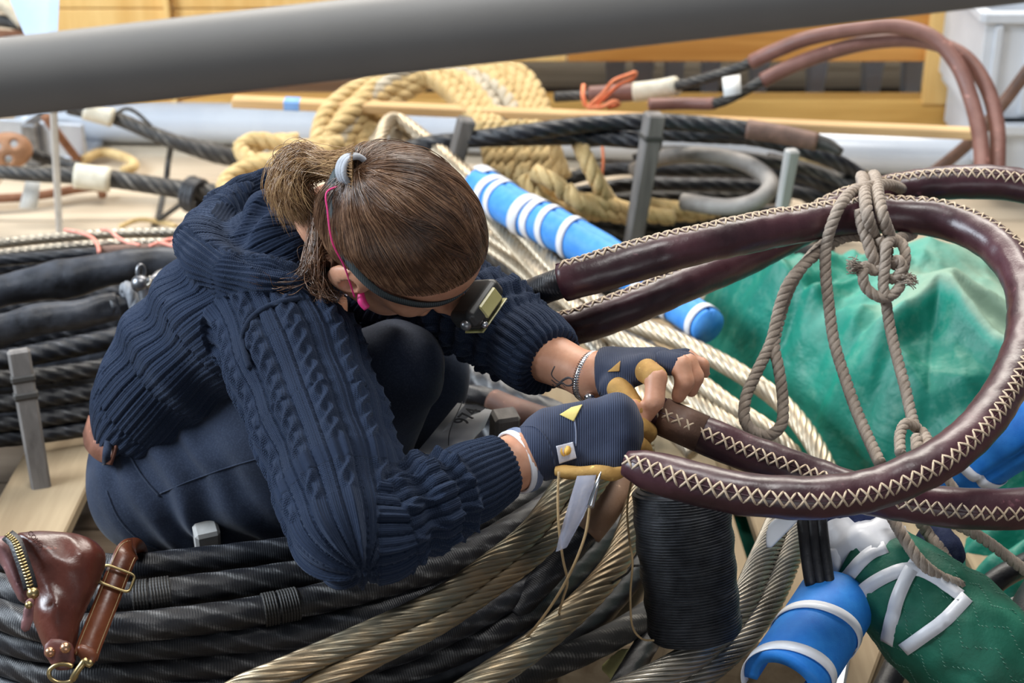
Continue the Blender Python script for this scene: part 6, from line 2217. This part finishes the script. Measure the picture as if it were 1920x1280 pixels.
# wrist bands, bracelet, tattoo -------------------------------------------
def band(c, axis, r, w_, m, nm, n=40, flat=1.0, par=None):
    axis = axis / np.linalg.norm(axis)
    n1_ = np.cross(axis, AX_U)
    n1_ /= np.linalg.norm(n1_)
    n2_ = np.cross(axis, n1_)
    th_ = np.linspace(0, 2 * math.pi, n, endpoint=False)
    P = c + r * (np.cos(th_)[:, None] * n1_ + flat * np.sin(th_)[:, None] * n2_)
    return P, n1_, n2_, axis


axr = wr_r - Q(880, 898, 1.835)
for off, m, rr_ in ((.004, M_TAPE_W, .0342), (.0118, simple('slate_band', (.12, .15, .24), (.16, .2, .3), 20, .6), .0350)):
    c = wr_r + axr / np.linalg.norm(axr) * off
    P, _, _, ax_ = band(c, axr, rr_, 0, m, 'b')
    bb_ = Bag()
    for e_ in (-.0022, 0, .0022):
        bb_.tube(P + ax_ * e_, .0019, 10, closed=True)
    bb_.obj('wrist_band', m, person)
axl_ = Q(1140, 700, 1.95) - Q(1046, 690, 1.985)
c = Q(1104, 705, 1.958)
P, n1_, n2_, ax_ = band(c, axl_ + AX_U * -.012, .0275, 0, None, 'b', 60)
br = Bag()
br.tube(P, .0026, 10, closed=True)
for k in range(60):
    br.tube(np.array([P[k] - ax_ * .0042, P[k] + (P[k] - c) * .06, P[k] + ax_ * .0042]), .0013, 6)
br.obj('bracelet', M_CHROME, person)
ball('bracelet_clasp', drape(body, [(1106, 740)], .004)[0] if len(drape(body, [(1106, 740)], .004)) else Q(1106, 740, 1.93), .006, M_CHROME, person)
M_TAT = simple('tattoo_ink', (.05, .045, .05), (.09, .08, .085), 60, .6)
for pts, r_ in (([(1024, 690), (1018, 706), (1026, 716), (1036, 722), (1044, 730)], .0016), ([(1018, 716), (1030, 724), (1040, 716), (1050, 712), (1057, 716), (1056, 725), (1047, 727), (1038, 722), (1028, 728), (1022, 738), (1030, 744)], .0022), ([(1034, 728), (1044, 738), (1048, 748)], .0018), ([(1020, 724), (1026, 736), (1036, 738), (1032, 726)], .0018)):
    d_ = spline(np.array([((x + 16) / 1000, (y - 4) / 1000, 0) for x, y in pts]), .0015)[:, :2] * 1000
    P = drape(body, d_, -r_ * .72)
    if len(P) > 4:
        Tube(P, r_, 8, flat=.9).obj('tattoo', M_TAT, person)

# hair ------------------------------------------------------------------
HR = np.array([.1045, .083, .102])           # hair surface over the skull
TIE = np.array([-.86, .16, .50])
TIE /= np.linalg.norm(TIE)


def hs(d, k=1.0):
    d = d / np.linalg.norm(d, axis=-1)[..., None]
    q = d * HR * k
    return hp(-.004, 0, .012) + q @ HAX


cap = Field(HC - .16, HC + .16, .003)
cap.ell(hp(-.004, 0, .012), HAX, HR * .955, .001)
def below(X):
    q = (X - HC) @ HAX.T
    return q[..., 2] - .010 - .75 * np.clip(q[..., 0], 0, .09) + .45 * np.clip(-q[..., 0] - .02, 0, .1)
cap.put(lambda X: below(X), HC - .16, HC + .16, .008, 's')
def face_cut(X):
    q = (X - HC) @ HAX.T
    return np.linalg.norm((q - np.array([.125, 0, -.012])) / np.array([1, 1.5, 1]), axis=-1) - .056
cap.put(face_cut, HC - .16, HC + .16, .01, 's')
V, F = cap.nets()
V = relax(V, F, 2)


def hair_mat(nm, c1, c2, c3):
    t = NT(nm)
    hi_ = t.n('ShaderNodeHairInfo')
    v = t.coord()
    rnd = hi_.outputs['Random']
    n1 = t.noise(v, 22, 4, .7)
    f = t.math('MULTIPLY_ADD', rnd, .42, t.math('MULTIPLY_ADD', n1, 1.1, -.22))
    col = t.ramp(f, [(.2, c1), (.55, c2), (.9, c3)])
    t.set(Base_Color=col, Roughness=.27, Specular_IOR_Level=.8, Anisotropic=.5)
    return t.m


M_HAIR = hair_mat('brown_hair', (.040, .018, .009), (.12, .056, .028), (.38, .215, .12))
hairb = mesh('hair', V, F, simple('hair_roots', (.045, .022, .012), (.09, .045, .024), 40, .5, 0, .4, 200), person)


def strands(name, arr, r0, m, par):
    """arr (n, k, 3) world points; one curves object"""
    n, k, _ = arr.shape
    hc_ = bpy.data.hair_curves.new(name)
    hc_.add_curves([k] * n)
    base = BASE[par]
    hc_.attributes['position'].data.foreach_set('vector', (arr - base).astype(np.float32).ravel())
    ra_ = hc_.attributes.get('radius') or hc_.attributes.new('radius', 'FLOAT', 'POINT')
    rad = np.tile(r0 * np.interp(np.linspace(0, 1, k), [0, .15, .8, 1], [.8, 1, .9, .25]), n).astype(np.float32)
    ra_.data.foreach_set('value', rad)
    hc_.materials.append(m)
    o = bpy.data.objects.new(name, hc_)
    COL.objects.link(o)
    o.parent = par
    return o


hr = np.random.default_rng(11)
n = 14000
# roots: along the hairline, the parting and scattered over the cap
th_ = hr.uniform(-math.pi, math.pi, n)
S0 = np.zeros((n, 3))
kind = hr.uniform(0, 1, n)
az = hr.uniform(-2.5, 2.5, n)                          # 0 = forehead
elev = np.interp(np.abs(az), [0, .5, 1.0, 1.5, 2.1, 2.6], [.58, .50, .30, .12, -.22, -.42]) + np.abs(hr.normal(0, .06, n)) + .04 * np.sin(az * 9)
S0 = np.stack([np.cos(elev) * np.cos(az), np.cos(elev) * np.sin(az), np.sin(elev)], 1)
pt = kind < .30                                         # from the parting on the crown
a_ = hr.uniform(.68, 1.30, n)
side = np.sign(hr.normal(0, 1, n))
S1 = np.stack([np.cos(a_), side * (.02 + .03 * hr.uniform(0, 1, n)), np.sin(a_)], 1)
S0[pt] = S1[pt]
sct = kind > .72
rnd_ = hr.normal(0, 1, (n, 3))
rnd_[:, 2] = np.abs(rnd_[:, 2]) * .8 + .1
S0[sct] = (rnd_ / np.linalg.norm(rnd_, axis=1)[:, None])[sct]
azs = np.arctan2(S0[:, 1], S0[:, 0])
els = np.maximum(np.arcsin(np.clip(S0[:, 2] / np.linalg.norm(S0, axis=1), -1, 1)), np.interp(np.abs(azs), [0, .5, 1.0, 1.5, 2.1, 2.6], [.59, .51, .31, .12, -.22, -.42]))
S0[~pt] = np.stack([np.cos(els) * np.cos(azs), np.cos(els) * np.sin(azs), np.sin(els)], 1)[~pt]
S0 /= np.linalg.norm(S0, axis=1)[:, None]
K = 14
tl = np.linspace(0, 1, K)
tie = TIE + hr.normal(0, .045, (n, 3))
tie /= np.linalg.norm(tie, axis=1)[:, None]
# hair near the parting first falls sideways, then sweeps back
om = np.arccos(np.clip((S0 * tie).sum(1), -1, 1))
so = np.sin(om) + 1e-6
D = (np.sin((1 - tl)[None] * om[:, None]) / so[:, None])[..., None] * S0[:, None] + (np.sin(tl[None] * om[:, None]) / so[:, None])[..., None] * tie[:, None]
bow = np.where(pt, side * .38, np.where(np.abs(az) < .6, np.sign(az) * .12, 0))[:, None] * np.sin(math.pi * tl)[None] ** 1.0
D[..., 1] += bow
D[..., 2] += .02 * hr.normal(0, 1, (n, 1)) * np.sin(math.pi * tl)[None]
clump = vnoise(S0 * 9, 3)[:, None] * np.sin(math.pi * tl)[None]
lift = .985 + .030 * hr.uniform(0, 1, (n, 1)) * (.4 + np.sin(math.pi * tl)[None]) + .012 * clump
lift = np.tile(lift, (1, 1))
lift = lift - (.045 * np.clip(1 - np.abs(az) / 1.2, 0, 1) * (~pt) * (~sct))[:, None] * np.clip(1 - tl / .3, 0, 1)[None]
fly = hr.uniform(0, 1, n) < .025
lift[fly] *= 1 + .05 * hr.uniform(.2, 1, (fly.sum(), 1)) * np.sin(math.pi * tl)[None]
A = hs(D) - hp(-.004, 0, .012)
A = hp(-.004, 0, .012) + A * lift[..., None]
A += .0012 * vnoise(A * 40, 2)[..., None]
strands('hair_strands', A, .00036, M_HAIR, hairb)
# ponytail
tp_ = hs(TIE * 1.0)
n = 4200
j = hr.normal(0, 1, (n, 6))
b0 = tp_[None] + (AX_U[None] * j[:, :1] + AX_F[None] * j[:, 1:2]) * .0085
tgt = np.stack([np.stack([Q(*p) for p in pp]) for pp in (
    ((590, 300, 1.93), (560, 292, 1.93), (538, 315, 1.94), (530, 350, 1.945), (540, 385, 1.95)),
    ((586, 310, 1.91), (556, 316, 1.91), (545, 340, 1.915), (552, 368, 1.92), (572, 392, 1.93)),
    ((590, 285, 1.95), (562, 276, 1.96), (536, 290, 1.97), (524, 330, 1.975), (532, 372, 1.98)),
    ((590, 330, 1.93), (566, 340, 1.93), (560, 362, 1.935), (568, 384, 1.94), (586, 400, 1.95)))])
wgt = hr.dirichlet((.8, .8, .8, .8), n)
mid = np.einsum('nk,kpx->npx', wgt, tgt)
pts = np.concatenate([b0[:, None], mid], 1)
pts[:, 1:] += (hr.normal(0, .0075, (n, 1, 3)) + hr.normal(0, .0022, (n, 5, 3))) * np.linspace(.6, 1.25, 5)[None, :, None]
# resample smoothly
def resamp(P, k=14):
    n_, c_, _ = P.shape
    t = np.linspace(0, c_ - 1.001, k)
    i = np.floor(t).astype(int)
    f = (t - i)[None, :, None]
    Pp = np.concatenate([2 * P[:, :1] - P[:, 1:2], P, 2 * P[:, -1:] - P[:, -2:-1]], 1)
    p0, p1, p2, p3 = Pp[:, i], Pp[:, i + 1], Pp[:, i + 2], Pp[:, i + 3]
    return .5 * (2 * p1 + (p2 - p0) * f + (2 * p0 - 5 * p1 + 4 * p2 - p3) * f ** 2 + (3 * p1 - p0 - 3 * p2 + p3) * f ** 3)
strands('ponytail', resamp(pts), .00034, hair_mat('fair_brown_hair', (.10, .048, .02), (.28, .155, .07), (.60, .39, .18)), hairb)
# loose strands by the ear and nape
n = 700
root = np.stack([Q(600 + hr.normal(0, 9), 436 + hr.uniform(-70, 60), 1.93 + hr.normal(0, .012)) for _ in range(n)])
e1 = np.stack([Q(586 + hr.normal(0, 9), 496 + hr.normal(0, 12), 1.93 + hr.normal(0, .015)) for _ in range(n)])
e2 = np.stack([Q(596 + hr.normal(0, 11), 536 + hr.normal(0, 8), 1.93 + hr.normal(0, .012)) for _ in range(n)])
e3 = np.stack([Q(614 + hr.normal(0, 14), 560 + hr.normal(0, 7), 1.925 + hr.normal(0, .012)) for _ in range(n)])
wsp = hr.uniform(0, 1, n) < .22
e2[wsp] += AX_R * -.035
e3[wsp] += AX_R * -.075 - AX_U * -.02
strands('loose_strands', resamp(np.stack([root, e1, e2, e3], 1), 12), .00038, M_HAIR, hairb)
# hair tie
axt = tp_ - Q(560, 305, 1.94)
axt /= np.linalg.norm(axt)
n1_ = np.cross(axt, AX_F)
n1_ /= np.linalg.norm(n1_)
n2_ = np.cross(axt, n1_)
th_ = np.linspace(0, 2 * math.pi, 40, endpoint=False)
rd_ = np.cos(th_)[:, None] * n1_ + np.sin(th_)[:, None] * n2_
tb_ = Bag()
for o_, r_ in ((-.006, .0150), (-.002, .0158), (.002, .0158), (.006, .0150)):
    tb_.tube(tp_ - axt * (.002 + o_) + r_ * rd_, .0034, 12, closed=True)
tb_.obj('hair_tie', simple('grey_elastic', (.30, .32, .36), (.42, .44, .48), 60, .8, 0, .3, 500), hairb)

# ear plug and its pink cord, earring ----------------------------------------
M_PINK = simple('pink_plastic', (.72, .03, .19), (.80, .06, .26), 30, .45)
ep = hp(.012, .083, -.018)
Tube(spline([ep - hw_ * .006 - fwd * .004, ep + hw_ * .002 + fwd * .004, ep + hw_ * .004 + fwd * .013], .002), [.0035, .0052, .0042], 16).obj('ear_plug', M_PINK, person)
Tube(spline([ep - fwd * .006 + hw_ * .004, hp(-.030, .083, .014), hp(-.058, .077, .026), hp(-.085, .060, .040), hp(-.099, .046, .045), hp(-.092, .030, .050)], .003), .0010, 8).obj('ear_plug_cord', M_PINK, person)
ball('earring', hp(.000, .083, -.036), .0026, M_CHROME, person)

# headlamp ---------------------------------------------------------------------
hl = mesh('headlamp_strap', np.zeros((3, 3)) + HC, [[0, 1, 2]], M_RUBBER, person)
bpy.data.objects.remove(hl)
az_ = np.linspace(-math.pi, math.pi, 90, endpoint=False)
el_ = np.interp(np.abs(az_), [0, .7, 1.3, 1.9, math.pi], [.12, .09, .05, .12, .30])
Dr = np.stack([np.cos(el_) * np.cos(az_), np.cos(el_) * np.sin(az_), np.sin(el_)], 1)
Ps = hs(Dr, np.interp(np.abs(az_), [0, 1.0, 1.5, math.pi], [.955, .965, 1.0, 1.02])[:, None])
Wd = hs(Dr + np.array([0, 0, .12])) - hs(Dr - np.array([0, 0, .12]))
Pc = np.vstack([Ps, Ps[:1]])
V, F = ribbon(Pc, np.vstack([Wd, Wd[:1]]), .0130, .0022)
M_STR = NT('woven_strap')
_v = M_STR.coord()
M_STR.set(Base_Color=M_STR.ramp(M_STR.n('ShaderNodeTexWave', {'Vector': _v, 'Scale': 150, 'Distortion': 1.5}).outputs[1], [(.3, (.02, .026, .028)), (.8, (.075, .095, .10))]), Roughness=.8)
strap_o = mesh('headlamp_strap', V, F, M_STR.m, person)
lc_ = hp(.118, .004, .010)
LAX = np.array([fwd * .95 - hu * .3, hw_, fwd * .3 + hu * .95])
LAX /= np.linalg.norm(LAX, axis=1)[:, None]
def rbox(nm, c, half, m, par, r=.006):
    V, F = boxgeo(c, LAX, half, r)
    o = mesh(nm, V, [list(dict.fromkeys(f)) for f in F.tolist()], m, par, smooth=False)
    md = o.modifiers.new('round', 'BEVEL')
    md.width = .0022
    md.segments = 3
    return o
M_BLK = simple('black_plastic', (.018, .018, .018), (.03, .03, .03), 40, .4)
hlb = rbox('headlamp', lc_, (.013, .032, .020), M_BLK, person)
rbox('lamp_housing', lc_ + LAX[0] * .012, (.008, .028, .0165), M_BLK, hlb)
M_REF = simple('olive_reflector', (.42, .38, .15), (.52, .48, .22), 20, .3)
rbox('reflector', lc_ + LAX[2] * .0195 + LAX[0] * .002 + LAX[1] * -.003, (.0095, .017, .0022), M_REF, hlb, .002)
rbox('trim', lc_ + LAX[0] * .0195, (.0012, .0275, .0160), M_REF, hlb, .001)
rbox('lens', lc_ + LAX[0] * .0205, (.0022, .023, .012), M_CHROME, hlb, .002)
ball('switch', lc_ + LAX[1] * .034 + LAX[2] * .008, .0065, M_STEEL_D, hlb)
ball('led', lc_ + LAX[1] * .020 + LAX[0] * .014 + LAX[2] * .017, .0045, M_CHROME, hlb)
